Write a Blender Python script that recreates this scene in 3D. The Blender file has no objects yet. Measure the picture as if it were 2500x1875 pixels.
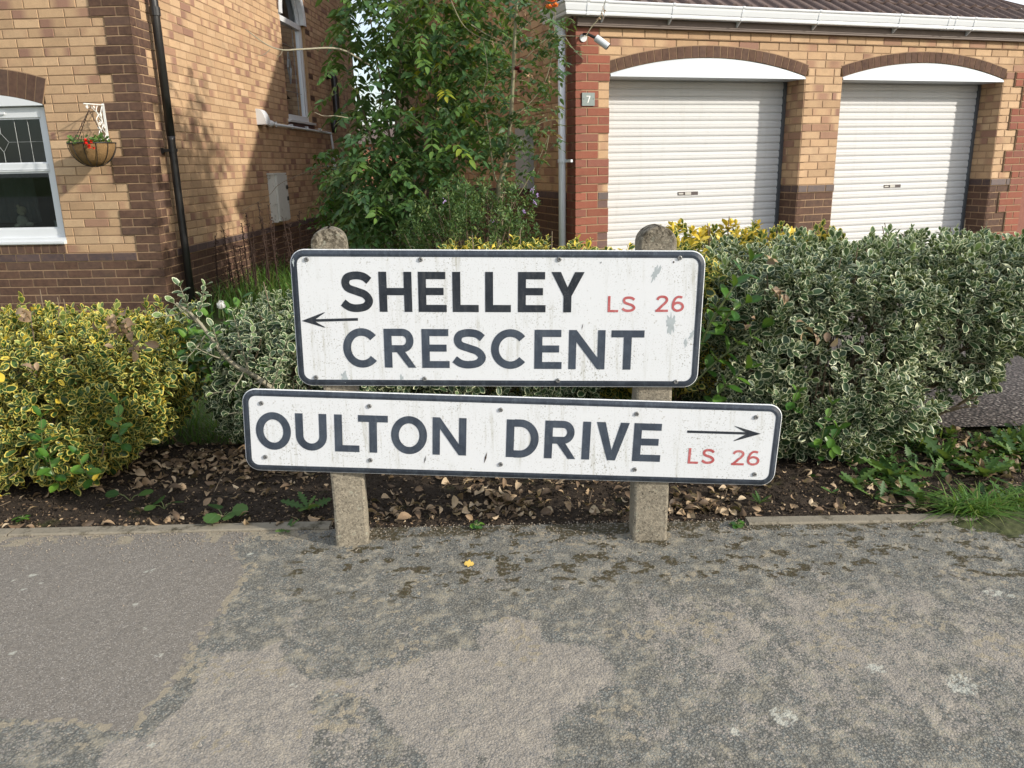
import bpy, bmesh, math, random
import numpy as np
from mathutils import Vector, Matrix
random.seed(11)
rng = np.random.default_rng(11)
scene = bpy.context.scene
R_ = math.radians

# ------------------------------------------------------------------ camera
H = 1.0                                    # the picture was taken low, about a metre over the footway
FPX, PITCH, ROLL = 1948.0751, .2696, .021  # solved from the brick courses of both houses (2500 px wide picture)
cp, sp = math.cos(PITCH), math.sin(PITCH)
FWD = np.array([0, cp, -sp]); RT0 = np.array([1., 0, 0]); DN0 = np.cross(FWD, RT0)
cr, sr = math.cos(ROLL), math.sin(ROLL)
RT = cr*RT0 + sr*DN0; DN = -sr*RT0 + cr*DN0
CAM = np.array([0, 0, H])
cam_d = bpy.data.cameras.new('camera'); cam = bpy.data.objects.new('camera', cam_d)
scene.collection.objects.link(cam)
cam.matrix_world = Matrix([[RT[0], -DN[0], -FWD[0], 0], [RT[1], -DN[1], -FWD[1], 0], [RT[2], -DN[2], -FWD[2], H], [0, 0, 0, 1]])
cam_d.sensor_width = 36; cam_d.lens = FPX/2500*36; cam_d.clip_start = .05; cam_d.clip_end = 600
scene.camera = cam

# ------------------------------------------------------------------ world, sun, exposure
SUN_TO = Vector((1.312, -.617, .62)).normalized()      # towards the sun
SUN_EL = math.asin(SUN_TO.z); SUN_ROT = math.atan2(SUN_TO.x, SUN_TO.y)
world = bpy.data.worlds.new('World'); scene.world = world; world.use_nodes = True
wn = world.node_tree; wn.nodes.clear()
wo = wn.nodes.new('ShaderNodeOutputWorld'); wb = wn.nodes.new('ShaderNodeBackground')
sky = wn.nodes.new('ShaderNodeTexSky'); sky.sky_type = 'NISHITA'; sky.sun_disc = False
sky.sun_elevation = SUN_EL; sky.sun_rotation = SUN_ROT; sky.air_density = 1.0; sky.dust_density = 1.5
tc = wn.nodes.new('ShaderNodeTexCoord'); cn = wn.nodes.new('ShaderNodeTexNoise'); cn.inputs['Scale'].default_value = 2.6
cn.inputs['Detail'].default_value = 6
cramp = wn.nodes.new('ShaderNodeValToRGB'); cramp.color_ramp.elements[0].position = .38; cramp.color_ramp.elements[1].position = .62
cmix = wn.nodes.new('ShaderNodeMix'); cmix.data_type = 'RGBA'
cmix.inputs['B'].default_value = (6.4, 6.6, 7.0, 1)
wn.links.new(tc.outputs['Generated'], cn.inputs['Vector']); wn.links.new(cn.outputs['Fac'], cramp.inputs['Fac'])
wn.links.new(cramp.outputs['Color'], cmix.inputs['Factor']); wn.links.new(sky.outputs['Color'], cmix.inputs['A'])
wn.links.new(cmix.outputs['Result'], wb.inputs['Color']); wb.inputs['Strength'].default_value = .15
wn.links.new(wb.outputs['Background'], wo.inputs['Surface'])
sd = bpy.data.lights.new('sun', 'SUN'); sd.energy = 3.3; sd.angle = R_(1.5); sd.color = (1, .94, .84)
so = bpy.data.objects.new('sun', sd); scene.collection.objects.link(so)
so.rotation_euler = (-SUN_TO).to_track_quat('-Z', 'Y').to_euler()
scene.view_settings.view_transform = 'Standard'; scene.view_settings.look = 'None'
scene.view_settings.exposure = .46; scene.view_settings.gamma = 1
scene.cycles.use_adaptive_sampling = True
scene.cycles.max_bounces = 8; scene.cycles.transparent_max_bounces = 12

# ------------------------------------------------------------------ helpers
D_ = 2500/2212.                            # display pixel of the viewer -> pixel of the picture
def ray(u, v): return (u-1250)/FPX*RT + (v-937.5)/FPX*DN + FWD
def at(u, v, Y):
    d = ray(u, v); return CAM + d*(Y/d[1])
def onplane(u, v, P0, n):
    d = ray(u, v); return CAM + d*(np.dot(np.asarray(P0)-CAM, n)/np.dot(d, n))
def ground(u, v, z=0.): return onplane(u, v, (0, 0, z), np.array([0, 0, 1.]))
def link(o, parent=None):
    scene.collection.objects.link(o)
    if parent: o.parent = parent
    return o
def tag(o, label=None, cat=None, group=None, kind=None):
    if label: o['label'] = label
    if cat: o['category'] = cat
    if group: o['group'] = group
    if kind: o['kind'] = kind
    return o
def thing(name, loc, label, cat, group=None):
    o = bpy.data.objects.new(name, None); link(o); o.location = Vector([float(c) for c in loc]); o.empty_display_size = .1
    return tag(o, label, cat, group)
def part(name, me, parent):
    """mesh is in world coordinates; shift it into its parent's frame"""
    o = bpy.data.objects.new(name, me); link(o)
    if parent is not None:
        w = Vector((0, 0, 0)); q = parent
        while q is not None: w += q.location; q = q.parent
        me.transform(Matrix.Translation(-w)); o.parent = parent
    return o

class MB:
    """collects polygons (world coordinates) with a material index and a colour"""
    def __init__(s): s.v = []; s.f = []; s.m = []; s.c = []; s.sm = False
    def add(s, vs, fs, mi=0, cols=None):
        b = len(s.v); s.v += [tuple(float(c) for c in x) for x in vs]; s.f += [tuple(b+i for i in f) for f in fs]; s.m += [mi]*len(fs)
        s.c += (cols if cols is not None else [(1, 1, 1, 1)]*len(vs))
    def box(s, O, X, Y, Z, x0, x1, y0, y1, z0, z1, mi=0, cols=None):
        O, X, Y, Z = map(np.asarray, (O, X, Y, Z))
        vs = [O+X*a+Y*b+Z*c for a in (x0, x1) for b in (y0, y1) for c in (z0, z1)]
        s.add(vs, [(0, 1, 3, 2), (4, 6, 7, 5), (0, 4, 5, 1), (2, 3, 7, 6), (0, 2, 6, 4), (1, 5, 7, 3)], mi, cols)
    def tube(s, pts, r, n=8, mi=0, caps=True, col=None):
        pts = [np.asarray(p, float) for p in pts]; m = len(pts)
        rs = [r]*m if np.isscalar(r) else list(r)
        vs = []; prev = None
        for i, p in enumerate(pts):
            t = pts[min(i+1, m-1)]-pts[max(i-1, 0)]; t = t/(np.linalg.norm(t)+1e-9)
            if prev is None:
                a = np.array([0, 0, 1.]) if abs(t[2]) < .9 else np.array([1., 0, 0])
            else: a = prev
            b = a-t*np.dot(a, t); b /= np.linalg.norm(b)+1e-9; prev = b; c = np.cross(t, b)
            for k in range(n):
                an = 2*math.pi*k/n; vs.append(p+rs[i]*(math.cos(an)*b+math.sin(an)*c))
        fs = [(i*n+k, i*n+(k+1) % n, (i+1)*n+(k+1) % n, (i+1)*n+k) for i in range(m-1) for k in range(n)]
        if caps: fs += [tuple(range(n-1, -1, -1)), tuple((m-1)*n+k for k in range(n))]
        s.add(vs, fs, mi, [col]*len(vs) if col else None)
    def extr(s, prof, O, A, B, T, t0, t1, mi=0, closed=True, caps=True):
        """profile points (a,b) in axes A,B swept along T from t0 to t1"""
        O, A, B, T = map(np.asarray, (O, A, B, T)); n = len(prof)
        vs = [O+A*a+B*b+T*t for t in (t0, t1) for a, b in prof]
        fs = [(i, (i+1) % n, n+(i+1) % n, n+i) for i in range(n if closed else n-1)]
        if caps and closed: fs += [tuple(range(n)), tuple(range(2*n-1, n-1, -1))]
        s.add(vs, fs, mi)
    def lathe(s, prof, O, n=16, mi=0):
        O = np.asarray(O, float); m = len(prof)
        vs = [O+np.array([r*math.cos(2*math.pi*k/n), r*math.sin(2*math.pi*k/n), z]) for r, z in prof for k in range(n)]
        fs = [(i*n+k, i*n+(k+1) % n, (i+1)*n+(k+1) % n, (i+1)*n+k) for i in range(m-1) for k in range(n)]
        s.add(vs, fs, mi)
    def build(s, name, mats, parent=None, smooth=False, recalc=False):
        me = bpy.data.meshes.new(name)
        me.from_pydata(s.v, [], s.f)
        for m in (mats if isinstance(mats, (list, tuple)) else [mats]): me.materials.append(m)
        me.polygons.foreach_set('material_index', np.array(s.m, np.int32))
        ca = me.attributes.new('Col', 'FLOAT_COLOR', 'POINT')
        ca.data.foreach_set('color', np.array(s.c, np.float32).ravel())
        if recalc:
            bm = bmesh.new(); bm.from_mesh(me); bmesh.ops.recalc_face_normals(bm, faces=bm.faces); bm.to_mesh(me); bm.free()
        if smooth: me.polygons.foreach_set('use_smooth', np.ones(len(me.polygons), bool))
        me.update()
        return part(name, me, parent)

def npmesh(name, V, F, mats, attr=None, smooth=True, parent=None):
    """big quad mesh from numpy arrays"""
    me = bpy.data.meshes.new(name); k = F.shape[1]
    me.vertices.add(len(V)); me.vertices.foreach_set('co', np.ascontiguousarray(V, np.float32).ravel())
    me.loops.add(F.size); me.loops.foreach_set('vertex_index', np.ascontiguousarray(F, np.int32).ravel())
    me.polygons.add(len(F)); me.polygons.foreach_set('loop_start', np.arange(0, F.size, k, dtype=np.int32))
    for m in (mats if isinstance(mats, (list, tuple)) else [mats]): me.materials.append(m)
    me.polygons.foreach_set('use_smooth', np.full(len(F), smooth))
    if attr is not None:
        ca = me.attributes.new('Col', 'FLOAT_COLOR', 'POINT'); ca.data.foreach_set('color', np.ascontiguousarray(attr, np.float32).ravel())
    me.update(calc_edges=True); me.validate()
    return part(name, me, parent)

def vnoise(x, y, seed=0):
    xi = np.floor(x).astype(np.int64); yi = np.floor(y).astype(np.int64); xf = x-xi; yf = y-yi
    def h(a, b):
        n = (a*374761393+b*668265263+seed*982451653) & 0xffffffff
        n = ((n ^ (n >> 13))*1274126177) & 0xffffffff; n = n ^ (n >> 16)
        return (n & 0xffff)/65535.
    u = xf*xf*(3-2*xf); w = yf*yf*(3-2*yf)
    return (h(xi, yi)*(1-u)+h(xi+1, yi)*u)*(1-w)+(h(xi, yi+1)*(1-u)+h(xi+1, yi+1)*u)*w
def fbm(x, y, o=4, seed=0):
    s = 0; a = .5; t = 0
    for i in range(o):
        s = s+a*vnoise(x*2**i+17.3*i, y*2**i+9.1*i, seed+i); t += a; a *= .5
    return s/t
def sstep(a, b, x): t = np.clip((x-a)/(b-a), 0, 1); return t*t*(3-2*t)

# ------------------------------------------------------------------ materials
class NT:
    def __init__(s, name, spec=.5):
        s.m = bpy.data.materials.new(name); s.m.use_nodes = True; s.t = s.m.node_tree
        s.b = s.t.nodes['Principled BSDF']; s.b.inputs['Specular IOR Level'].default_value = spec
    def n(s, typ, **kw):
        x = s.t.nodes.new('ShaderNode'+typ)
        for k, v in kw.items():
            if k in x.inputs: x.inputs[k].default_value = v
            else: setattr(x, k, v)
        return x
    def l(s, a, b): s.t.links.new(a, b); return s
    def noise(s, scale, detail=4, rough=.55, vec=None, w=None):
        x = s.n('TexNoise', Scale=scale, Detail=detail, Roughness=rough)
        if vec: s.l(vec, x.inputs['Vector'])
        return x.outputs['Fac']
    def obj(s): return s.n('TexCoord').outputs['Object']
    def scaled(s, vec, sc):
        m = s.n('Mapping'); m.inputs['Scale'].default_value = sc; s.l(vec, m.inputs['Vector']); return m.outputs['Vector']
    def ramp(s, fac, a, b, ca=(0, 0, 0, 1), cb=(1, 1, 1, 1)):
        r = s.n('ValToRGB'); e = r.color_ramp.elements; e[0].position = a; e[1].position = b; e[0].color = ca; e[1].color = cb
        s.l(fac, r.inputs['Fac']); return r.outputs['Color']
    def mix(s, fac, a, b, mode='MIX'):
        x = s.n('Mix'); x.data_type = 'RGBA'; x.blend_type = mode
        for k, v in (('Factor', fac), ('A', a), ('B', b)):
            if isinstance(v, bpy.types.NodeSocket): s.l(v, x.inputs[k])
            elif k == 'Factor': x.inputs[k].default_value = v
            else: x.inputs[k].default_value = tuple(v)+((1,) if len(v) == 3 else ())
        return x.outputs['Result']
    def math(s, op, a, b=None, clamp=False):
        x = s.n('Math'); x.operation = op; x.use_clamp = clamp
        for i, v in enumerate((a, b)):
            if v is None: continue
            if isinstance(v, bpy.types.NodeSocket): s.l(v, x.inputs[i])
            else: x.inputs[i].default_value = v
        return x.outputs[0]
    def bump(s, h, strength=.5, dist=.002):
        x = s.n('Bump', Strength=strength, Distance=dist); s.l(h, x.inputs['Height']); s.l(x.outputs['Normal'], s.b.inputs['Normal']); return s
    def out(s, col=None, rough=None):
        if col is not None:
            if isinstance(col, bpy.types.NodeSocket): s.l(col, s.b.inputs['Base Color'])
            else: s.b.inputs['Base Color'].default_value = tuple(col)+(1,)
        if rough is not None:
            if isinstance(rough, bpy.types.NodeSocket): s.l(rough, s.b.inputs['Roughness'])
            else: s.b.inputs['Roughness'].default_value = rough
        return s.m
    def attr(s, name='Col'): return s.n('Attribute', attribute_name=name)

def simple(name, col, rough=.5, var=.15, scale=8, bump=0, metal=0, spec=.5):
    t = NT(name, spec); o = t.obj(); f = t.noise(scale, 5, .6, o)
    c2 = tuple(c*(1-var) for c in col); c = t.mix(f, tuple(min(1, c*(1+var)) for c in col), c2)
    if bump: t.bump(t.noise(scale*12, 4, .6, o), bump, .001)
    t.b.inputs['Metallic'].default_value = metal
    return t.out(c, rough)

# brick: face colour comes from the mesh (each brick's own fired colour), grain and blotches from noise
t = NT('brick_face', .25); a = t.attr(); o = t.obj()
blot = t.ramp(t.noise(26, 5, .6, o), .35, .75); gr = t.ramp(t.noise(260, 3, .6, o), .28, .52)
c = t.mix(t.math('MULTIPLY', blot, .22), a.outputs['Color'], (.34, .20, .12))
c = t.mix(t.math('MULTIPLY', t.ramp(t.noise(7, 4, .5, o), .55, .8), .25), c, (.10, .075, .05))
c = t.mix(t.math('SUBTRACT', 1, gr), c, (.16, .10, .07)) if False else t.mix(.30, c, t.mix(gr, (.05, .035, .03), c))
c = t.mix(t.math('MULTIPLY', t.ramp(t.noise(1.3, 5, .6, o), .42, .72), .10), c, t.mix(.5, c, (.16, .11, .07)))
c = t.mix(t.math('MULTIPLY', t.ramp(t.noise(1, 5, .65, t.scaled(o, (5, 5, .9))), .58, .76), .13), c, (.14, .105, .07))
t.bump(t.noise(220, 5, .65, o), .55, .0018); M_BRICK = t.out(c, .88)
t = NT('mortar', .2); o = t.obj()
c = t.mix(t.noise(60, 5, .6, o), (.40, .27, .165), (.27, .18, .11)); c = t.mix(t.math('MULTIPLY', t.ramp(t.noise(5, 4, .6, o), .55, .75), .5), c, (.13, .10, .07))
t.bump(t.noise(300, 3, .6, o), .5, .0015); M_MORTAR = t.out(c, .95)
M_PVC = simple('white_plastic', (.66, .68, .69), .32, .05, 5)
M_PVCGREY = simple('grey_plastic_pipe', (.78, .80, .83), .38, .1, 6)
M_BLACKP = simple('black_plastic_pipe', (.022, .021, .020), .38, .3, 10, .15)
t = NT('cream_white_steel', .4); o = t.obj(); c = t.mix(t.noise(2.5, 4, .6, o), (.58, .58, .57), (.54, .54, .525))
zs_ = t.n('SeparateXYZ'); t.l(o, zs_.inputs[0])
c = t.mix(t.math('MULTIPLY', t.ramp(t.noise(1, 5, .65, t.scaled(o, (14, 14, 1.4))), .54, .76), .18), c, (.33, .31, .26)); c = t.mix(t.math('MULTIPLY', t.ramp(t.noise(60, 4, .7, o), .62, .72), .25), c, (.28, .25, .20)); M_DOOR = t.out(c, .45)
M_PANEL = simple('painted_board', (.50, .54, .57), .5, .06, 4)
M_FASCIA = simple('brown_fascia', (.13, .095, .075), .6, .3, 9)
M_CHANNEL = simple('grey_steel', (.14, .155, .17), .45, .2, 9, 0, .6)
M_LEAD = simple('lead_came', (.30, .31, .30), .5, .2, 20, 0, .5)
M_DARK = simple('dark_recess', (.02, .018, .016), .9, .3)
M_SLATE = simple('slate_plaque', (.21, .25, .235), .6, .15, 40)
M_WHITEPAINT = simple('white_paint', (.78, .77, .72), .5, .12, 30)
M_CHAIN = simple('rusty_chain', (.05, .03, .02), .7, .4, 60)
M_WIREBLK = simple('black_wire', (.02, .018, .018), .5, .3, 30)
M_SILVER = simple('grey_metal', (.42, .42, .40), .4, .2, 40, 0, .7)
M_RIVET = simple('rivet_metal', (.20, .20, .195), .5, .4, 300, 0, .5)
M_RUST = simple('rust_rim', (.42, .42, .41), .4, .25, 60, 0, .3)
t = NT('roof_tile', .3); o = t.obj()
c = t.mix(t.noise(14, 6, .65, o), (.085, .055, .045), (.17, .125, .11)); c = t.mix(t.ramp(t.noise(60, 4, .6, o), .58, .72), c, (.23, .20, .17))
t.bump(t.noise(150, 5, .7, o), .6, .002); M_TILE = t.out(c, .9)
t = NT('window_glass'); t.t.nodes.remove(t.b)
gl = t.n('BsdfGlossy', Roughness=.01); gl.inputs['Color'].default_value = (.9, .95, 1, 1); tr = t.n('BsdfTransparent'); tr.inputs['Color'].default_value = (.62, .66, .64, 1)
fr = t.n('Fresnel', IOR=1.5); f2 = t.math('MULTIPLY', fr.outputs[0], .9, True)
ms = t.n('MixShader'); t.l(f2, ms.inputs[0]).l(tr.outputs[0], ms.inputs[1]).l(gl.outputs[0], ms.inputs[2])
t.l(ms.outputs[0], t.t.nodes['Material Output'].inputs['Surface']); M_GLASS = t.m
t = NT('concrete_post', .25); o = t.obj()
c = t.mix(t.noise(9, 6, .6, o), (.25, .21, .15), (.16, .14, .105))
vo = t.n('TexVoronoi', Scale=190.); t.l(o, vo.inputs['Vector'])
c = t.mix(t.math('MULTIPLY', t.ramp(vo.outputs['Distance'], .1, .35), .35), t.mix(vo.outputs['Color'], (.42, .37, .28), (.13, .115, .09)), c)
zz = t.n('SeparateXYZ'); t.l(o, zz.inputs[0])
mo = t.math('MULTIPLY', t.ramp(t.noise(75, 5, .7, o), .42, .58), t.ramp(zz.outputs['Z'], .78, .83))
mo2 = t.ramp(t.noise(45, 4, .7, o), .60, .70)
c = t.mix(mo, c, (.055, .045, .03)); c = t.mix(t.math('MULTIPLY', mo2, .8), c, (.36, .36, .28))
c = t.mix(t.ramp(t.noise(240, 2, .5, o), .30, .36, (1, 1, 1, 1), (0, 0, 0, 1)), c, (.03, .025, .02))
t.bump(t.math('ADD', t.noise(160, 6, .75, o), t.math('MULTIPLY', t.noise(30, 3, .6, o), .8)), .8, .003); M_CONC = t.out(c, .92)
t = NT('kerb_concrete', .25); o = t.obj()
c = t.mix(t.noise(30, 6, .7, o), (.32, .28, .21), (.17, .15, .115)); c = t.mix(t.ramp(t.noise(13, 6, .75, o), .54, .66), c, (.07, .06, .038))
t.bump(t.noise(180, 6, .7, o), .7, .003); M_KERB = t.out(c, .95)

def weather_white(name):
    t = NT(name, .5); o = t.obj()
    c = t.mix(t.noise(3, 4, .6, o), (.72, .73, .74), (.67, .69, .70))
    reg = t.ramp(t.noise(6.5, 5, .6, o), .40, .64)
    streak = t.ramp(t.noise(1, 5, .7, t.scaled(o, (60, 60, 5))), .52, .72)
    sp1 = t.ramp(t.noise(260, 2, .5, o), .60, .67)
    sp2 = t.ramp(t.noise(120, 3, .6, o), .66, .70)
    c = t.mix(t.math('MULTIPLY', t.math('MULTIPLY', streak, reg), .95), c, (.40, .39, .32))
    c = t.mix(t.math('MULTIPLY', sp1, t.math('ADD', t.math('MULTIPLY', reg, .72), .05)), c, (.24, .23, .18))
    c = t.mix(t.math('MULTIPLY', sp2, .5), c, (.30, .28, .22))
    return t.out(c, t.ramp(t.noise(25, 4, .6, o), .3, .7, (.28, .28, .28, 1), (.5, .5, .5, 1)))
M_SIGNW = weather_white('sign_white')
def vinyl(name, a, b, fade):
    t = NT(name, .5); o = t.obj()
    c = t.mix(t.ramp(t.noise(18, 6, .7, o), .35, .7), a, b)
    c = t.mix(t.math('MULTIPLY', t.ramp(t.noise(1, 5, .7, t.scaled(o, (70, 70, 12))), .5, .7), .5), c, fade)
    c = t.mix(t.math('MULTIPLY', t.ramp(t.noise(220, 2, .5, o), .62, .68), .5), c, fade)
    return t.out(c, .33)
M_LETTER = vinyl('black_lettering', (.012, .016, .023), (.028, .034, .045), (.075, .08, .085))
M_RED = vinyl('red_lettering', (.40, .075, .075), (.50, .15, .15), (.56, .30, .28))
M_LETTER2 = vinyl('gloss_tinted_lettering', (.032, .042, .060), (.065, .082, .11), (.10, .12, .14))  # sky gloss painted in as blue-grey base colour, mottled fade over it
M_BORDER = vinyl('black_border', (.018, .024, .034), (.045, .056, .075), (.09, .11, .13))
M_PEEL = simple('bare_aluminium', (.38, .42, .43), .55, .25, 90)

def leaf_mat(name, stops, edge=None, e0=.66, rough=.42, transl=.15, vary=.5, spec=.4):
    """Col.r = distance to the leaf's own edge (1 at rim), Col.g / Col.b = per-leaf random numbers"""
    t = NT(name, spec); a = t.attr(); s = t.n('SeparateColor'); t.l(a.outputs['Color'], s.inputs[0]); o = t.obj()
    r = t.n('ValToRGB'); el = r.color_ramp.elements
    el[0].position = stops[0][0]; el[0].color = tuple(stops[0][1])+(1,)
    el[1].position = stops[-1][0]; el[1].color = tuple(stops[-1][1])+(1,)
    for p, c in stops[1:-1]: e = el.new(p); e.color = tuple(c)+(1,)
    t.l(s.outputs[1], r.inputs['Fac']); c = r.outputs['Color']
    c = t.mix(t.math('MULTIPLY', t.noise(120, 3, .6, o), vary), c, t.mix(.5, c, (0, 0, 0)))
    if edge:
        # irregular margin, some leaves wholly pale
        jag = t.math('ADD', s.outputs[0], t.math('MULTIPLY', t.math('SUBTRACT', t.noise(230, 2, .5, o), .5), .30))
        jag = t.math('ADD', jag, t.ramp(s.outputs[2], .80, 1.0))
        m = t.ramp(jag, e0, e0+.06)
        ec = t.mix(s.outputs[2], edge[0], edge[1]); c = t.mix(m, c, ec)
    else:
        vein = t.ramp(s.outputs[0], .02, .10, (1, 1, 1, 1), (0, 0, 0, 1)); c = t.mix(t.math('MULTIPLY', vein, .35), c, tuple(min(1, x*2.2+.03) for x in stops[0][1]))
    t.out(c, rough)
    tb = t.n('BsdfTranslucent'); t.l(t.mix(.35, c, (.35, .42, .04)), tb.inputs['Color'])
    mx = t.n('MixShader'); mx.inputs[0].default_value = transl
    t.l(t.b.outputs[0], mx.inputs[1]).l(tb.outputs[0], mx.inputs[2]).l(mx.outputs[0], t.t.nodes['Material Output'].inputs['Surface'])
    return t.m
M_SILV = leaf_mat('silver_variegated_leaf', [(0, (.022, .052, .022)), (.5, (.052, .100, .040)), (.85, (.12, .19, .08)), (1, (.24, .34, .11))], ((.54, .58, .36), (.72, .73, .48)), .77)
M_GOLD = leaf_mat('gold_variegated_leaf', [(0, (.025, .065, .018)), (.5, (.055, .115, .03)), (.85, (.16, .24, .06)), (1, (.30, .36, .10))], ((.52, .52, .17), (.70, .52, .06)), .68)
M_GREEN = leaf_mat('plain_green_leaf', [(0, (.025, .075, .015)), (.6, (.05, .14, .02)), (1, (.12, .24, .03))], None, rough=.33)
M_ASH = leaf_mat('tree_leaf', [(0, (.045, .105, .040)), (.5, (.080, .170, .052)), (.82, (.14, .25, .05)), (.93, (.18, .28, .035)), (1, (.50, .46, .04))], None, rough=.42, transl=.3)
M_ROSE = leaf_mat('rose_leaf', [(0, (.045, .10, .045)), (.6, (.085, .17, .05)), (.9, (.17, .23, .055)), (1, (.16, .03, .02))], None, rough=.38, transl=.28)
M_HEBE = leaf_mat('small_shrub_leaf', [(0, (.045, .10, .03)), (.6, (.09, .16, .045)), (1, (.18, .24, .07))], None, rough=.5)
M_WEED = leaf_mat('weed_leaf', [(0, (.04, .10, .025)), (.6, (.075, .16, .035)), (1, (.14, .24, .05))], None, rough=.55, transl=.3)
M_GRASS = leaf_mat('grass_blade', [(0, (.08, .19, .035)), (.7, (.16, .32, .05)), (1, (.36, .36, .13))], None, rough=.5, transl=.35)
M_DRY = leaf_mat('dry_leaf', [(0, (.075, .05, .03)), (.35, (.24, .155, .09)), (.72, (.47, .33, .195)), (1, (.64, .50, .33))], None, rough=.6, transl=.15)
M_BARK = simple('brown_bark', (.17, .125, .08), .85, .35, 40, .5)
M_PALEBARK = simple('pale_grey_bark', (.30, .27, .19), .8, .3, 50, .4)
M_STEM = simple('green_stem', (.14, .17, .06), .6, .3, 40)
M_SEED = simple('brown_seed_stalk', (.045, .024, .016), .9, .5, 60)
M_MOSS = simple('moss', (.055, .062, .018), .95, .7, 45, 1)

# ------------------------------------------------------------------ ground
def gz(x, y):
    """footway level at 0, front gardens fall about 0.35 m to the houses"""
    return -.35*sstep(2.9, 6.2, np.asarray(y, float)) + 0*np.asarray(x, float)

def axis(dense0, dense1, step, far0, far1):
    a = np.arange(dense0, dense1+step/2, step)
    L = dense0-np.geomspace(step*2, dense0-far0, 26)[::-1]; Rr = dense1+np.geomspace(step*2, far1-dense1, 26)
    return np.concatenate([L, a, Rr])
def grid(xs, ys, zf, name, mat, attrf=None, kind='structure'):
    X, Y = np.meshgrid(xs, ys); Z = zf(X, Y); V = np.stack([X, Y, Z], -1).reshape(-1, 3)
    nx, ny = len(xs), len(ys); i = (np.arange(ny-1)[:, None]*nx+np.arange(nx-1)[None]).ravel()
    F = np.stack([i, i+1, i+nx+1, i+nx], 1)
    o = npmesh(name, V, F, mat, attrf(X, Y).reshape(-1, 4) if attrf else None); tag(o, kind=kind); return o

# the asphalt footway: worn coarse patches, smoother repair panel with sandy seam, moss by the edge, lichen spots
seam_px = [(575, 1335), (600, 1400), (545, 1490), (470, 1590), (415, 1680), (350, 1760), (300, 1785), (235, 1772), (130, 1760), (0, 1758), (-200, 1755)]
SEAM = np.array([ground(*q)[:2] for q in seam_px])
def seg_dist(X, Y, P):
    d = np.full(X.shape, 9.); 
    for (x0, y0), (x1, y1) in zip(P[:-1], P[1:]):
        dx, dy = x1-x0, y1-y0; t = np.clip(((X-x0)*dx+(Y-y0)*dy)/(dx*dx+dy*dy+1e-12), 0, 1)
        d = np.minimum(d, np.hypot(X-x0-t*dx, Y-y0-t*dy))
    return d
def inside(X, Y, P):
    r = np.zeros(X.shape, bool); n = len(P)
    for i in range(n):
        x0, y0 = P[i]; x1, y1 = P[(i+1) % n]
        c = ((y0 > Y) != (y1 > Y)) & (X < (x1-x0)*(Y-y0)/(y1-y0+1e-12)+x0); r ^= c
    return r
PANEL = np.vstack([SEAM, [[-3, SEAM[-1][1]], [-3, 2.2], [SEAM[0][0]+.04, 2.2]]])
SPOTS = [(2423, 1445, .020), (2350, 1672, .030), (2137, 1631, .017), (1915, 1750, .025), (1796, 1787, .009), (68, 1384, .008), (80, 1405, .010), (365, 1393, .012), (30, 1418, .006), (55, 1440, .007),
         (330, 1475, .006), (388, 1600, .008), (717, 1676, .007), (350, 1535, .006), (30, 1593, .007), (610, 1352, .008), (2470, 1455, .008), (2330, 1395, .006), (370, 1820, .006), (100, 1425, .006), (820, 1700, .004), (1340, 1420, .005)]
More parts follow.
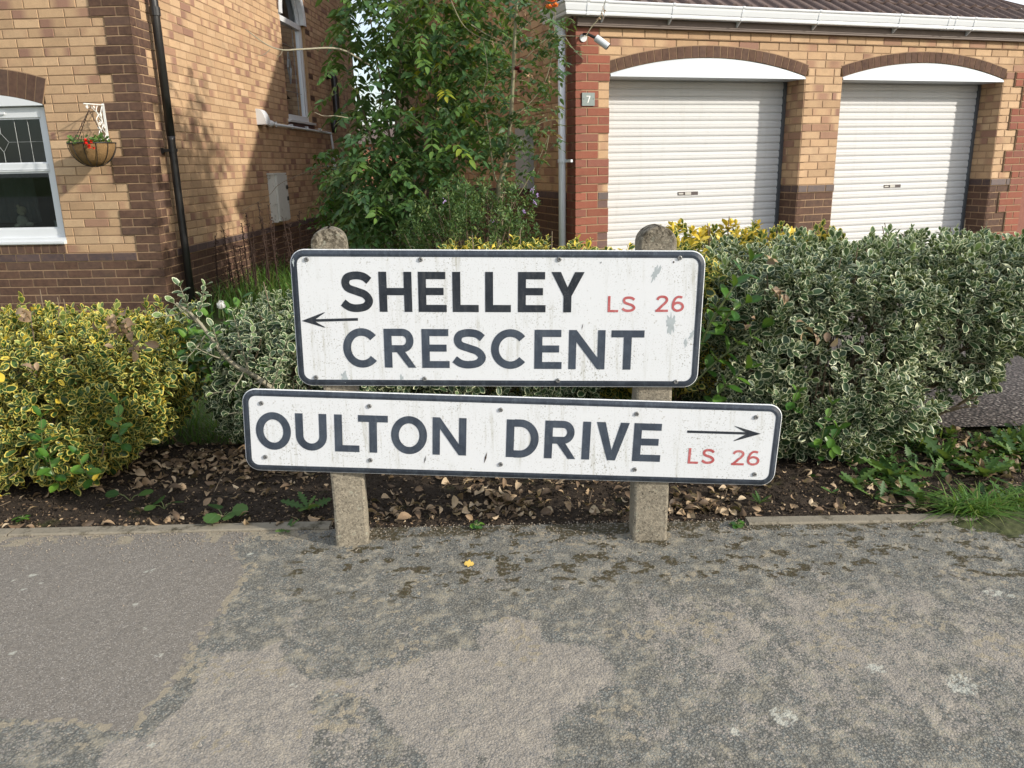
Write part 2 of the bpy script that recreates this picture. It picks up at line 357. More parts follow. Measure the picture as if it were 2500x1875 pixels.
def pave_attr(X, Y):
    Xw = X+.035*(fbm(X*9, Y*9, 3, 5)-.5)*2; Yw = Y+.035*(fbm(X*9, Y*9, 3, 8)-.5)*2
    # warped lightly so the seam wanders
    ins = inside(X+.02*(fbm(X*30, Y*30, 2, 3)-.5), Y+.02*(fbm(X*30, Y*30, 2, 4)-.5), PANEL)
    P1 = np.array([ground(u*D_, v*D_)[:2] for u, v in ((500, 1405), (548, 1400), (603, 1378), (622, 1430), (655, 1460), (672, 1515), (692, 1560), (668, 1610), (655, 1659), (640, 1760), (190, 1760), (235, 1600), (330, 1580), (400, 1510), (430, 1470), (470, 1420))])
    P2 = np.array([ground(u*D_, v*D_)[:2] for u, v in ((640, 1455), (720, 1470), (800, 1452), (870, 1440), (905, 1400), (960, 1392), (1030, 1395), (1045, 1345), (1100, 1325), (1165, 1345), (1180, 1385), (1260, 1390), (1320, 1430), (1325, 1480), (1260, 1500), (1220, 1560), (1200, 1620), (1180, 1760), (960, 1760), (930, 1640), (880, 1580), (800, 1520), (720, 1500), (650, 1500))])
    P3 = np.array([ground(u*D_, v*D_)[:2] for u, v in ((1490, 1370), (1540, 1330), (1590, 1350), (1600, 1450), (1560, 1520), (1500, 1500))])
    wx_ = X+.030*(fbm(X*11, Y*11, 4, 14)-.5)*2; wy_ = Y+.030*(fbm(X*11, Y*11, 4, 15)-.5)*2
    base = .17+.33*sstep(.0, .5, X)*sstep(1.15, 1.35, Y)*(1-sstep(1.65, 1.8, Y))*(1-.55*sstep(1.0, 1.3, X))
    base = base+.22*np.exp(-((X+.30)/.22)**2-((Y-1.28)/.12)**2)
    for Pp, k_ in ((P1, .90), (P2, .76), (P3, .64)):
        d_ = seg_dist(wx_, wy_, np.vstack([Pp, Pp[:1]])); base = np.maximum(base, k_*sstep(-.5, .5, np.where(inside(wx_, wy_, Pp), 1, -1)*d_/.030))
    pink = np.clip(base+.80*(fbm(X*16, Y*9, 5, 21)-.5)+.55*(fbm(X*64, Y*36, 3, 22)-.5), 0, 1)
    pink = pink*(1-sstep(1.84, 1.95, Y))*(1-ins)
    ln = np.exp(-(seg_dist(Xw, Yw, SEAM)/.014)**2)*sstep(.34, .62, fbm(X*95, Y*95, 3, 31))*1.0
    sand = np.maximum(ln, .62*sstep(.52, .70, fbm(X*9+9, Y*9, 5, 41))*sstep(.44, .66, fbm(X*80, Y*80, 3, 42))*(1-ins))
    band = sstep(1.99, 2.055, Y)*(1-sstep(-.55, -.45, X))
    sand = np.maximum(sand, .7*band*sstep(.35, .6, fbm(X*20, Y*20, 3, 43)))
    moss = sstep(.55, .68, fbm(X*30+1, Y*42, 5, 51))*sstep(1.62, 1.95, Y+.12*fbm(X*3, Y*3, 2, 52))*sstep(-.75, -.45, X)
    moss = np.maximum(moss, sstep(2.02, 2.075, Y+.03*fbm(X*18, Y*9, 3, 53))*sstep(.35, .6, fbm(X*25, Y*25, 3, 54))*sstep(-.6, -.4, X))
    global LICH
    lich = np.zeros(X.shape)
    for (u, v, r) in SPOTS:
        q = ground(u, v); d = np.hypot(X-q[0], Y-q[1])*(1+.55*(fbm(X*150, Y*150, 2, 61)-.5))
        lich = np.maximum(lich, (d < r)*((fbm(X*190, Y*190, 2, 62) > .46)))
    LICH = lich
    return np.stack([pink, np.clip(sand, 0, 1), np.clip(moss, 0, 1), ins*.5], -1)
def pave_z(X, Y):
    return .0035*(fbm(X*5, Y*5, 3, 71)-.5)+.0030*(fbm(X*70, Y*70, 2, 72)-.5)*(1-.5*inside(X, Y, PANEL))
t = NT('asphalt', .3); a = t.attr(); s = t.n('SeparateColor'); t.l(a.outputs['Color'], s.inputs[0]); o = t.obj(); al = a.outputs['Alpha']
v1 = t.n('TexVoronoi', Scale=215.); t.l(o, v1.inputs['Vector']); v2 = t.n('TexVoronoi', Scale=460.); t.l(o, v2.inputs['Vector'])
vs = t.n('SeparateColor'); t.l(v1.outputs['Color'], vs.inputs[0]); vs2 = t.n('SeparateColor'); t.l(v2.outputs['Color'], vs2.inputs[0])
coarse = t.mix(vs.outputs[0], (.135, .143, .130), (.268, .268, .238))
coarse = t.mix(t.ramp(vs.outputs[1], .80, .84), coarse, (.36, .31, .245)); coarse = t.mix(t.ramp(vs2.outputs[1], .86, .9), coarse, (.34, .31, .25))
coarse = t.mix(t.ramp(t.noise(16, 5, .65, o), .42, .62), coarse, t.mix(vs.outputs[0], (.26, .24, .19), (.15, .148, .13)))
pinkc = t.mix(vs2.outputs[0], (.270, .238, .195), (.395, .350, .290)); pinkc = t.mix(t.math('MULTIPLY', t.ramp(vs.outputs[2], .82, .86), .45), pinkc, (.15, .15, .15))
gap = t.ramp(v1.outputs['Distance'], .28, .60); gap2 = t.ramp(v2.outputs['Distance'], .35, .7)
panelc = t.mix(vs2.outputs[0], (.125, .110, .092), (.245, .218, .182)); panelc = t.mix(t.ramp(vs2.outputs[2], .90, .93), panelc, (.34, .31, .27))
pm = t.math('ADD', t.math('ADD', s.outputs[0], t.math('MULTIPLY', t.math('SUBTRACT', vs.outputs[2], .5), .42)), t.math('MULTIPLY', t.math('SUBTRACT', t.noise(110, 4, .7, o), .5), .55))
c = t.mix(t.ramp(pm, .47, .53), coarse, pinkc)
isp = t.math('MULTIPLY', t.math('GREATER_THAN', al, .25), t.math('LESS_THAN', t.math('ABSOLUTE', t.math('SUBTRACT', al, .5)), .2))
gcol = t.mix(t.ramp(t.noise(20, 5, .65, o), .50, .62), (.045, .045, .04), (.33, .285, .20)); c = t.mix(t.math('MULTIPLY', gap, t.math('SUBTRACT', .62, t.math('MULTIPLY', t.ramp(pm, .47, .53), .34))), c, gcol); c = t.mix(isp, c, panelc)
c = t.mix(t.math('MULTIPLY', t.ramp(t.noise(1.6, 5, .6, o), .35, .7), .12), c, (.25, .235, .20))
sm_ = t.math('ADD', s.outputs[1], t.math('MULTIPLY', t.math('SUBTRACT', t.noise(140, 4, .7, o), .5), .9))
c = t.mix(t.math('MULTIPLY', t.ramp(sm_, .38, .50), .9), c, t.mix(vs2.outputs[0], (.34, .29, .205), (.25, .215, .155)))
c = t.mix(t.math('MULTIPLY', t.ramp(s.outputs[2], .35, .65), t.ramp(t.noise(90, 3, .6, o), .35, .5)), c, t.mix(vs2.outputs[1], (.045, .045, .018), (.085, .06, .035)))
li = t.n('Attribute', attribute_name='Lich')
c = t.mix(t.math('MULTIPLY', li.outputs['Fac'], t.ramp(t.noise(330, 2, .5, o), .35, .5, (.25, .25, .25, 1), (.8, .8, .8, 1))), c, (.47, .465, .39))
hgt = t.math('ADD', t.math('MULTIPLY', t.math('SUBTRACT', 1, v1.outputs['Distance']), t.math('SUBTRACT', 1, t.math('MULTIPLY', isp, .85))), t.math('MULTIPLY', t.math('SUBTRACT', 1, v2.outputs['Distance']), .5))
hgt = t.math('ADD', hgt, t.math('MULTIPLY', t.noise(40, 4, .6, o), .9)); t.bump(hgt, .8, .0019); M_ASPH = t.out(c, .88)
pxs = axis(-1.75, 1.75, .0042, -30, 30); pys = np.concatenate([-20+np.arange(0, 20.9, .8), np.arange(.98, 2.1, .0042), [2.1]])
X, Y = np.meshgrid(pxs, pys); A = pave_attr(X, Y)
Vp = np.stack([X, Y, pave_z(X, Y)], -1).reshape(-1, 3); nx = len(pxs); ny = len(pys)
ii = (np.arange(ny-1)[:, None]*nx+np.arange(nx-1)[None]).ravel()
lich = LICH; A2 = A
pave = npmesh('pavement', Vp, np.stack([ii, ii+1, ii+nx+1, ii+nx], 1), M_ASPH, A2.reshape(-1, 4)); tag(pave, kind='structure')
la = pave.data.attributes.new('Lich', 'FLOAT', 'POINT'); la.data.foreach_set('value', lich.astype(np.float32).ravel())

# edging stones between footway and bed, kinked like the photo's, open where the posts stand
mb = MB()
def edging(x0, y0, x1, y1, n):
    d = np.array([x1-x0, y1-y0, 0.]); L = np.linalg.norm(d); d /= L; w = np.array([-d[1], d[0], 0])
    for i in range(n):
        a0 = L*i/n+.003; a1 = L*(i+1)/n-.003; j = random.uniform(-.002, .002); h = .0065+random.uniform(-.002, .002)
        mb.extr([(0, -.15), (.046, -.15), (.046, h-.004), (.042, h), (.004, h), (0, h-.004)], (x0, y0+j, 0), w, (0, 0, 1), d, a0, a1)
edging(-3.3, 2.082, -.53, 2.096, 3); edging(.66, 2.066, 4.6, 2.04, 4)
kerb = mb.build('kerb', M_KERB); tag(kerb, kind='structure')

# planting bed: dark crumbly soil
def soil_z(X, Y):
    base = np.where(Y > 2.13, 0, -.002)+.030*(fbm(X*4, Y*4, 3, 81)-.5)*sstep(2.12, 2.3, Y)+.016*(fbm(X*28, Y*28, 3, 82)-.5)+.009*(fbm(X*90, Y*90, 2, 83)-.5)
    return base+gz(X, Y)+.010*sstep(2.2, 2.5, Y)-.004-.09*sstep(1.05, 1.2, X+.04*(fbm(X*9, Y*9, 2, 85)-.5))*sstep(2.80, 2.88, Y)-.05*sstep(2.80, 2.95, Y)
t = NT('soil', .2); o = t.obj()
c = t.mix(t.noise(60, 6, .7, o), (.016, .012, .009), (.070, .052, .037)); c = t.mix(t.ramp(t.noise(240, 3, .6, o), .66, .70), c, (.22, .17, .12))
c = t.mix(t.math('MULTIPLY', t.ramp(t.noise(9, 4, .6, o), .6, .75), .6), c, (.055, .062, .018))
t.bump(t.noise(130, 6, .75, o), 1., .006); M_SOIL = t.out(c, .97)
grid(np.concatenate([[-12, -8, -5, -3], np.arange(-2.3, 2.4, .007), [3, 4.5]]), np.arange(2.095, 2.98, .007), soil_z, 'soil', M_SOIL)
# lawn and garden ground falling to the houses, one sheet to the horizon
t = NT('lawn', .2); o = t.obj()
c = t.mix(t.noise(25, 6, .7, o), (.05, .075, .02), (.11, .13, .04)); c = t.mix(t.ramp(t.noise(6, 5, .6, o), .5, .7), c, (.09, .07, .04))
t.bump(t.noise(90, 5, .7, o), .8, .01); M_LAWN = t.out(c, .95)
grid(np.array([-250, -90, -40, -20, -10, -6, -4, -3, -2, -1, 0, 1, 2, 3, 4, 6, 10, 20, 40, 90, 250.]), np.concatenate([[-250, -90, -40, -20, 0, 1.5, 2.0], np.arange(2.55, 6.6, .2), [8, 12, 20, 40, 90, 250]]),
     lambda X, Y: gz(X, Y)-.022-.25*(Y < 2.7), 'ground', M_LAWN)
# drive of worn asphalt chippings beside the big bush
t = NT('drive_asphalt', .25); o = t.obj(); v1 = t.n('TexVoronoi', Scale=75.); t.l(o, v1.inputs['Vector'])
vs = t.n('SeparateColor'); t.l(v1.outputs['Color'], vs.inputs[0])
c = t.mix(vs.outputs[0], (.10, .085, .075), (.24, .20, .18)); c = t.mix(t.ramp(vs.outputs[1], .85, .9), c, (.36, .32, .28)); c = t.mix(t.ramp(v1.outputs['Distance'], .3, .6), c, (.05, .042, .037))
t.bump(t.math('SUBTRACT', 1, v1.outputs['Distance']), .9, .005); M_DRIVE = t.out(c, .9)
grid(np.linspace(1.15, 9, 40), np.concatenate([np.arange(2.86, 6.6, .1), [7.2, 8, 9, 10.5]]), lambda X, Y: gz(X, Y)+.004+0*X, 'driveway', M_DRIVE)

# ------------------------------------------------------------------ houses
UP = np.array([0, 0, 1.])
TL, TR = .0529, .322
L0 = np.array([-3.1174, 7.2316, H+1.3243]); LF = np.array([-math.cos(TL), math.sin(TL), 0]); LS = np.array([math.sin(TL), math.cos(TL), 0])
R0 = np.array([.6275, 7.6128, H+1.1497]); RF = np.array([math.cos(TR), math.sin(TR), 0]); RS = np.array([-math.sin(TR), math.cos(TR), 0])
def PL(s, z, off=0): q = L0+LF*s-LS*off; q = q.copy(); q[2] = z; return q      # left house front, off = proud of wall
def PLS(s, z, off=0): q = L0+LS*s-LF*off; q = q.copy(); q[2] = z; return q     # left house side
def PR(s, z, off=0): q = R0+RF*s-RS*off; q = q.copy(); q[2] = z; return q
def PRS(s, z, off=0): q = R0+RS*s-RF*off; q = q.copy(); q[2] = z; return q
BUFFS = [(.53, .358, .208), (.55, .375, .222), (.50, .335, .196), (.52, .348, .202), (.57, .395, .238), (.49, .325, .188)]
PURP = [(.35, .205, .135), (.40, .235, .15), (.30, .17, .12), (.44, .27, .165)]
BROWN = [(.085, .048, .034), (.10, .056, .040), (.078, .044, .033), (.095, .058, .044)]
REDS = [(.26, .085, .055), (.29, .095, .062), (.23, .078, .055), (.25, .095, .07)]
GREYB = [(.135, .115, .11), (.15, .125, .12)]
PURPB = [(.15, .095, .085), (.17, .11, .095)]
COPB = [(.075, .055, .057), (.09, .065, .066)]
def bcol(kind, pp=.3):
    j = random.uniform(.9, 1.1)
    if kind == 'buff':
        base = random.choice(BUFFS); q = random.random(); P = random.choice(PURP)
        c4 = [base]*4
        if q < pp*.62: c4 = [P, P, base, base] if random.random() < .5 else [base, base, P, P]
        elif q < pp*.74: c4 = [base, P, P, base]
        elif q < pp*.88: c4 = [P, P, P, P]
        elif q < pp: c4 = [P, base, base, P]
        elif q < pp+.25: w = tuple(.72*a+.28*b for a, b in zip(base, P)); c4 = [w, base, base, w]
    else:
        base = random.choice(dict(brown=BROWN, red=REDS, grey=GREYB, purple=PURPB, cop=COPB)[kind]); c4 = [base]*4
    return [tuple(min(1, x*j) for x in c)+(1,) for c in c4]
class Wall:
    """individual bricks on a recessed mortar bed; P(s,z,off) maps wall coordinates to the world"""
    def __init__(s, P): s.P = P; s.mb = MB(); s.g = {}
    def brick(s, s0, s1, z0, z1, kind, proud=0., grp='wall', j0=.005, j1=.005, jz=.005, pp=.3, mcell=True, round_=False):
        mb = s.g.setdefault(grp, MB()); P = s.P
        a, b = s0+j0, s1-j1; c, d = z0+jz, z1-jz
        if b-a < .008: return
        pr = proud+random.uniform(-.0012, .0012); ch = .0025; w = b-a
        xs = [a+ch, a+w*.33, a+w*.66, b-ch]; col = bcol(kind, pp); jj = [random.uniform(-.0012, .0012) for _ in range(4)]
        vs = [P(x, c+ch+jj[0]*.5, pr) for x in xs]+[P(x, d-ch+jj[1]*.5, pr) for x in xs]
        o0, o1 = (.0 if j0 < .001 else ch), (.0 if j1 < .001 else ch)
        bk = proud-.0055
        vs += [P(a, c, pr-ch), P(b, c, pr-ch), P(b, d, pr-ch), P(a, d, pr-ch), P(a, c, bk), P(b, c, bk), P(b, d, bk), P(a, d, bk)]
        if j0 < .001: vs[0], vs[4], vs[8], vs[11] = P(a, c+ch, pr), P(a, d-ch, pr), P(a, c, pr), P(a, d, pr)
        cols = [col[0], col[1], col[2], col[3]]*2+[col[0], col[3], col[3], col[0]]*2
        fs = [(0, 1, 5, 4), (1, 2, 6, 5), (2, 3, 7, 6), (8, 9, 3, 2, 1, 0), (9, 10, 7, 3), (10, 11, 4, 5, 6, 7), (11, 8, 0, 4),
              (12, 13, 9, 8), (13, 14, 10, 9), (14, 15, 11, 10), (15, 12, 8, 11)]
        mb.add(vs, fs, 0, cols)
        if mcell: s.cell(s0, s1, z0, z1, proud, grp)
    def cell(s, s0, s1, z0, z1, proud, grp):
        mb = s.g.setdefault(grp, MB()); P = s.P; f = proud-.0045; k = -.06
        if abs(s0) < 1e-6: s0 = .0045-proud
        vs = [P(s0, z0, f), P(s1, z0, f), P(s1, z1, f), P(s0, z1, f), P(s0, z0, k), P(s1, z0, k), P(s1, z1, k), P(s0, z1, k)]
        mb.add(vs, [(0, 1, 2, 3), (4, 5, 1, 0), (5, 6, 2, 1), (6, 7, 3, 2), (7, 4, 0, 3)], 1)
    def course(s, z0, z1, s0, s1, phase, kind, proud=0, grp='wall', block=(), pp=.3, L=.225, frag=None):
        """stretcher course from s0 to s1, cut at blocked intervals"""
        spans = [(s0, s1)]
        for (b0, b1) in block:
            ns = []
            for (p, q) in spans:
                if b1 <= p or b0 >= q: ns.append((p, q)); continue
                if b0 > p: ns.append((p, b0))
                if b1 < q: ns.append((b1, q))
            spans = ns
        for (p, q) in spans:
            if q-p < .01: continue
            k = math.floor((p-phase)/L); cur = p
            while cur < q-.004:
                e = min(q, phase+(k+1)*L)
                if e-cur > .004:
                    if e-cur < .03 and e < q: k += 1; e = min(q, phase+(k+1)*L)
                    s.brick(cur, e, z0, z1, kind, proud, grp, pp=pp)
                cur = e; k += 1
    def build(s, parent, names):
        out = {}
        for g, mb in s.g.items(): out[g] = mb.build(names.get(g, g), [M_BRICK, M_MORTAR], parent)
        return out

def arc_z(s, sc, zc, R): 
    q = R*R-(s-sc)**2
    return zc+math.sqrt(q) if q > 0 else -99
def arc_block(z, sc, zc, R, smin, smax):
    """interval of s under the circle at height z"""
    q = R*R-(z-zc)**2
    if q <= 0 or z < zc: return None
    h = math.sqrt(q); a, b = max(smin, sc-h), min(smax, sc+h)
    return (a, b) if b > a else None
def voussoirs(W, sc, zc, Ri, Ro, half, kind, proud, grp, pitch=.075):
    a1 = math.asin(min(1, half/Ri)); n = max(3, round(2*a1*Ri/pitch)); mb = W.g.setdefault(grp, MB()); P = W.P
    for i in range(n):
        t0 = -a1+2*a1*i/n; t1 = -a1+2*a1*(i+1)/n; g = .0045/Ri; col = bcol(kind)[0]
        pr = proud+random.uniform(-.001, .001)
        def q(t, r, o): return P(sc+r*math.sin(t), zc+r*math.cos(t), o)
        vs = [q(t0+g, Ri+.003, pr), q(t1-g, Ri+.003, pr), q(t1-g*Ri/Ro, Ro-.004, pr), q(t0+g*Ri/Ro, Ro-.004, pr)]
        vs += [q(t0+g, Ri+.003, proud-.006), q(t1-g, Ri+.003, proud-.006), q(t1-g*Ri/Ro, Ro-.004, proud-.006), q(t0+g*Ri/Ro, Ro-.004, proud-.006)]
        mb.add(vs, [(0, 1, 2, 3), (4, 5, 1, 0), (5, 6, 2, 1), (6, 7, 3, 2), (7, 4, 0, 3)], 0, [col]*8)
        f = proud-.0035; vs = [q(t0, Ri, f), q(t1, Ri, f), q(t1, Ro+.004, f), q(t0, Ro+.004, f)]+[q(t0, Ri, -.10), q(t1, Ri, -.10), q(t1, Ro+.004, -.10), q(t0, Ro+.004, -.10)]
        mb.add(vs, [(0, 1, 2, 3), (4, 5, 1, 0), (5, 6, 2, 1), (6, 7, 3, 2), (7, 4, 0, 3)], 1)

# ---- left house -------------------------------------------------------------
RB = -.011                                   # buff brickwork lies 11 mm behind quoins and plinth
lh = thing('brick_house', (L0[0], L0[1], -.36), 'buff brick house with dark brown quoins and plinth on the left side of the photo', 'house')
WF = Wall(PL); ZT = L0[2]
WIN = (.872, 2.13); WINC = (WIN[0]+WIN[1])/2; AZC = -.39; ARI = math.hypot(WIN[1]-WINC, 1.575-AZC); ARO = ARI+.215
for k in range(-24, 37):
    z1 = ZT-.075*k; z0 = z1-.075; zm = (z0+z1)/2
    if k >= 27:
        q = .225 if k == 27 else 0
        if k == 27:
            WF.brick(0, .2275, z0, z1, 'brown', 0, 'quoin', j0=0)
            WF.course(z0, z1, .2275, 3.6, .2275, 'cop', .006, 'plinth_coping')
        else:
            ph = 0 if (k % 2) else .1125
            WF.brick(0, .225 if k % 2 else .1125, z0, z1, 'brown', 0, 'plinth', j0=0)
            WF.course(z0, z1, .225 if k % 2 else .1125, 3.6, ph, 'brown', 0, 'plinth')
        continue
    wide = ((k-1)//3) % 2 == 1
    qw = .3375 if wide else .225
    odd = (k % 2)
    # quoin block, corner brick then the rest
    if wide:
        cuts = [0, .1125, .3375] if odd == 0 else [0, .225, .3375]
    else: cuts = [0, .225] if odd else [0, .1125, .225]
    for a, b in zip(cuts[:-1], cuts[1:]): WF.brick(a, b, z0, z1, 'brown', 0, 'quoin', j0=0 if a == 0 else .005)
    blk = []
    if .315 < zm < 1.575: blk.append(WIN)
    r = arc_block(zm, WINC, AZC, (ARI+ARO)/2, WIN[0]-.02, WIN[1]+.02)
    if r and zm >= 1.575: blk.append((r[0], r[1]))
    if 24.5 < k < 27: blk.append(WIN)
    WF.course(z0, z1, qw, 3.6, qw+(.1125 if odd else 0), 'buff', RB, 'wall', blk, pp=.22)
voussoirs(WF, WINC, AZC, ARI, ARO, (WIN[1]-WINC), 'brown', RB+.006, 'arch')
# brick-on-edge sill course under the window
for i in range(int((WIN[1]-WIN[0])/.075)+1):
    a = WIN[0]+i*.0755; b = min(a+.0755, WIN[1]+.03)
    WF.brick(a, b, .300, .380, 'brown', .012, 'window_sill_course', pp=0)
WF.build(lh, dict(wall='front_wall'))
WS = Wall(lambda s, z, off=0: PLS(s, z, off))
SW = (4.05, 5.14); SWC = (SW[0]+SW[1])/2; SWR = (SW[1]-SW[0])/2; SWZ = 2.95
for k in range(-24, 37):
    z1 = ZT-.075*k; z0 = z1-.075; zm = (z0+z1)/2; odd = k % 2
    if k >= 27:
        if k == 27:
            WS.brick(0, .105, z0, z1, 'brown', 0, 'quoin', j0=0); WS.brick(.105, .2975, z0, z1, 'brown', 0, 'quoin'); WS.course(z0, z1, .2975, 8.0, .2975, 'cop', .006, 'plinth_coping')
        else:
            w = .1125 if odd else .225
            WS.brick(0, w, z0, z1, 'brown', 0, 'plinth', j0=0); WS.course(z0, z1, w, 8.0, w+.05, 'brown', 0, 'plinth')
        continue
    wide = not (((k-1)//3) % 2 == 1); qw = .322 if wide else .208
    if wide: cuts = [0, .105, qw] if odd else [0, .215, qw]
    else: cuts = [0, .105, qw] if not odd else [0, qw]
    for a, b in zip(cuts[:-1], cuts[1:]): WS.brick(a, b, z0, z1, 'brown', 0, 'quoin', j0=0 if a == 0 else .005)
    blk = []
    if 1.575 < zm < SWZ: blk.append(SW)
    elif zm >= SWZ:
        r = arc_block(zm, SWC, SWZ, SWR+.05, SW[0]-.05, SW[1]+.05)
        if r: blk.append(r)
    WS.course(z0, z1, qw, 8.0, qw+(.05 if odd else .16), 'buff', RB, 'wall', blk, pp=.38)
    if zm > 1.575 and zm < SWZ+.3 and k % 4 == 0:     # dark dressing blocks at the window's far jamb
        WS.brick(SW[1]+.002, SW[1]+.225, z0, z1, 'brown', RB+.003, 'window_dressing')
voussoirs(WS, SWC, SWZ, SWR, SWR+.1025, SWR*.999, 'brown', RB+.006, 'arch')
WS.build(lh, dict(wall='side_wall'))
mb = MB()  # jambs of the side window opening and inner leaf of both walls, so no light leaks through
mb.box(PLS(0, 0), LS, -LF, UP, SW[1]-.001, SW[1]+.10, -.11, RB-.006, 1.6, SWZ)
o_ = mb.build('window_jamb', simple('buff_reveal', (.36, .23, .12), .9, .35, 30, .4), lh)
mb = MB()
mb.box(PL(0, 0), LF, -LS, UP, 0.14, WIN[0], -.32, -.065, -.4, 4.1); mb.box(PL(0, 0), LF, -LS, UP, WIN[1], 3.6, -.32, -.065, -.4, 4.1)
mb.box(PL(0, 0), LF, -LS, UP, WIN[0], WIN[1], -.32, -.115, -.4, .38); mb.box(PL(0, 0), LF, -LS, UP, WIN[0], WIN[1], -.32, -.115, 1.76, 4.1)
mb.box(PLS(0, 0), LS, -LF, UP, .08, SW[0], -.30, -.065, -.4, 4.1); mb.box(PLS(0, 0), LS, -LF, UP, SW[1], 8.0, -.30, -.065, -.4, 4.1)
mb.box(PLS(0, 0), LS, -LF, UP, SW[0], SW[1], -.30, -.125, -.4, 1.6); mb.box(PLS(0, 0), LS, -LF, UP, SW[0], SW[1], -.30, -.125, 3.5, 4.1)
mb.box(PL(0, 0), LF, -LS, UP, .3, 3.6, -8.0, -7.7, -.4, 4.1); mb.box(PL(0, 0), LF, -LS, UP, 3.4, 3.6, -7.7, -.3, -.4, 4.1)
mb.box(PL(0, 0), LF, -LS, UP, .30, 3.4, -7.7, -.33, 4.0, 4.1)
mb.build('inner_leaf', simple('plaster', (.30, .28, .25), .9), lh)
mb = MB(); mb.box(PL(0, 0), LF, -LS, UP, -.25, 3.9, -8.2, .25, 4.13, 4.2)
rz = 5.9; a_, b_, c_, d_, e_, f_ = PL(-.3, 4.2, .3), PL(3.9, 4.2, .3), PL(3.9, 4.2, -8.3), PL(-.3, 4.2, -8.3), PL(-.3, rz, -4), PL(3.9, rz, -4)
mb.add([a_, b_, c_, d_, e_, f_], [(0, 1, 5, 4), (3, 2, 5, 4), (0, 3, 4), (1, 2, 5)]); mb.build('roof', M_TILE, lh)
# front window: white frame in two tiers
w = bpy.data.objects.new('window', None); link(w, lh); w.location = Vector(PL(WINC, .4, 0))-lh.location
def fbox(mb, s0, s1, z0, z1, o0, o1, mi=0): mb.box(PL(0, 0), LF, -LS, UP, s0, s1, o0, o1, z0, z1, mi)
mb = MB(); fi0, fi1 = WIN[0]+.068, WIN[1]-.068
fbox(mb, WIN[0]+.002, fi0, .44, 1.555, -.105, -.055); fbox(mb, fi1, WIN[1]-.002, .44, 1.555, -.105, -.055)
fbox(mb, fi0, fi1, .44, .515, -.105, -.053); fbox(mb, fi0, fi1, 1.472, 1.555, -.105, -.053)
fbox(mb, fi0, fi1, 1.018, 1.085, -.105, -.050); fbox(mb, fi0, fi1, 1.032, 1.040, -.05, -.046)
fbox(mb, fi0, fi0+.022, .515, 1.018, -.100, -.066); fbox(mb, fi1-.022, fi1, .515, 1.018, -.1, -.066)
fbox(mb, fi0, fi0+.022, 1.085, 1.472, -.1, -.066); fbox(mb, fi1-.022, fi1, 1.085, 1.472, -.1, -.066)
fbox(mb, fi0+.022, fi1-.022, .515, .530, -.1, -.064); fbox(mb, fi0+.022, fi1-.022, 1.002, 1.018, -.1, -.064)
fbox(mb, fi0+.022, fi1-.022, 1.085, 1.096, -.1, -.064); fbox(mb, fi0+.022, fi1-.022, 1.458, 1.472, -.1, -.064)
mb.build('frame', M_PVC, w)
mb = MB(); fbox(mb, WINC-.25, WINC+.32, 1.500, 1.520, -.052, -.036); mb.build('vent_cover', M_PVC, w)
mb = MB()
prof = [(-.10, .385), (.030, .385), (.034, .392), (.034, .408), (-.012, .416), (-.012, .440), (-.10, .440)]
mb.extr(prof, PL(0, 0), -LS, UP, LF, WIN[0]-.008, WIN[1]+.008); mb.build('sill', M_PVC, w)
mb = MB(); fbox(mb, fi0+.02, fi1-.02, .52, 1.010, -.090, -.086); fbox(mb, fi0+.02, fi1-.02, 1.09, 1.465, -.090, -.086); mb.build('pane', M_GLASS, w)
mb = MB()
def lead(s0, z0, s1, z1, P=PL, r=.0026, off=-.084): mb.tube([P(s0, z0, off), P(s1, z1, off)], r, 5)
for s_ in (1.085, 1.205, 1.785, 1.905): lead(s_, 1.095, s_, 1.46)
for c0 in (1.345, 1.65):
    lead(c0, 1.095, c0, 1.185); lead(c0, 1.345, c0, 1.46)
    for sgn in (-1, 1): lead(c0, 1.185, c0+sgn*.06, 1.27); lead(c0+sgn*.06, 1.27, c0, 1.345)
lead(fi0+.02, 1.27, 1.285, 1.27); lead(1.405, 1.27, 1.59, 1.27); lead(1.71, 1.27, fi1-.02, 1.27)
mb.build('leading', M_LEAD, w)
mb = MB(); # white arched infill over the window with a projecting lip
n = 24; pr = [(WINC+(i/n*2-1)*(WIN[1]-WINC-.004), 0) for i in range(n+1)]
top = [PL(s_, arc_z(s_, WINC, AZC, ARI)-.002, RB+.004) for s_, _ in pr]; bot = [PL(s_, 1.566, RB+.004) for s_, _ in pr]
topb = [PL(s_, arc_z(s_, WINC, AZC, ARI)-.002, -.11) for s_, _ in pr]; botb = [PL(s_, 1.556, -.11) for s_, _ in pr]
N_ = n+1
mb.add(top+bot+topb+botb, [(i, i+1, N_+i+1, N_+i) for i in range(n)]+[(N_+i, N_+i+1, 3*N_+i+1, 3*N_+i) for i in range(n)])
mb.build('arch_panel', M_PVC, w)
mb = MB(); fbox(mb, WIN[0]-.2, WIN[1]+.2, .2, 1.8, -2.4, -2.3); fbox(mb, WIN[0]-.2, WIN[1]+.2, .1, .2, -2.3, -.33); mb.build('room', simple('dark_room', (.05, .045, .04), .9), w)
# net curtain inside
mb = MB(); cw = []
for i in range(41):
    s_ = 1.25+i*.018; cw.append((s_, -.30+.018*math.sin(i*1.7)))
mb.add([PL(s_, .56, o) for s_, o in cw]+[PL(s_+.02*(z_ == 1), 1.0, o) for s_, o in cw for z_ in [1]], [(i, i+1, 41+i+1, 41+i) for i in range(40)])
mb.build('net_curtain', simple('net_curtain', (.12, .135, .13), .9, .2, 20), w, smooth=True)
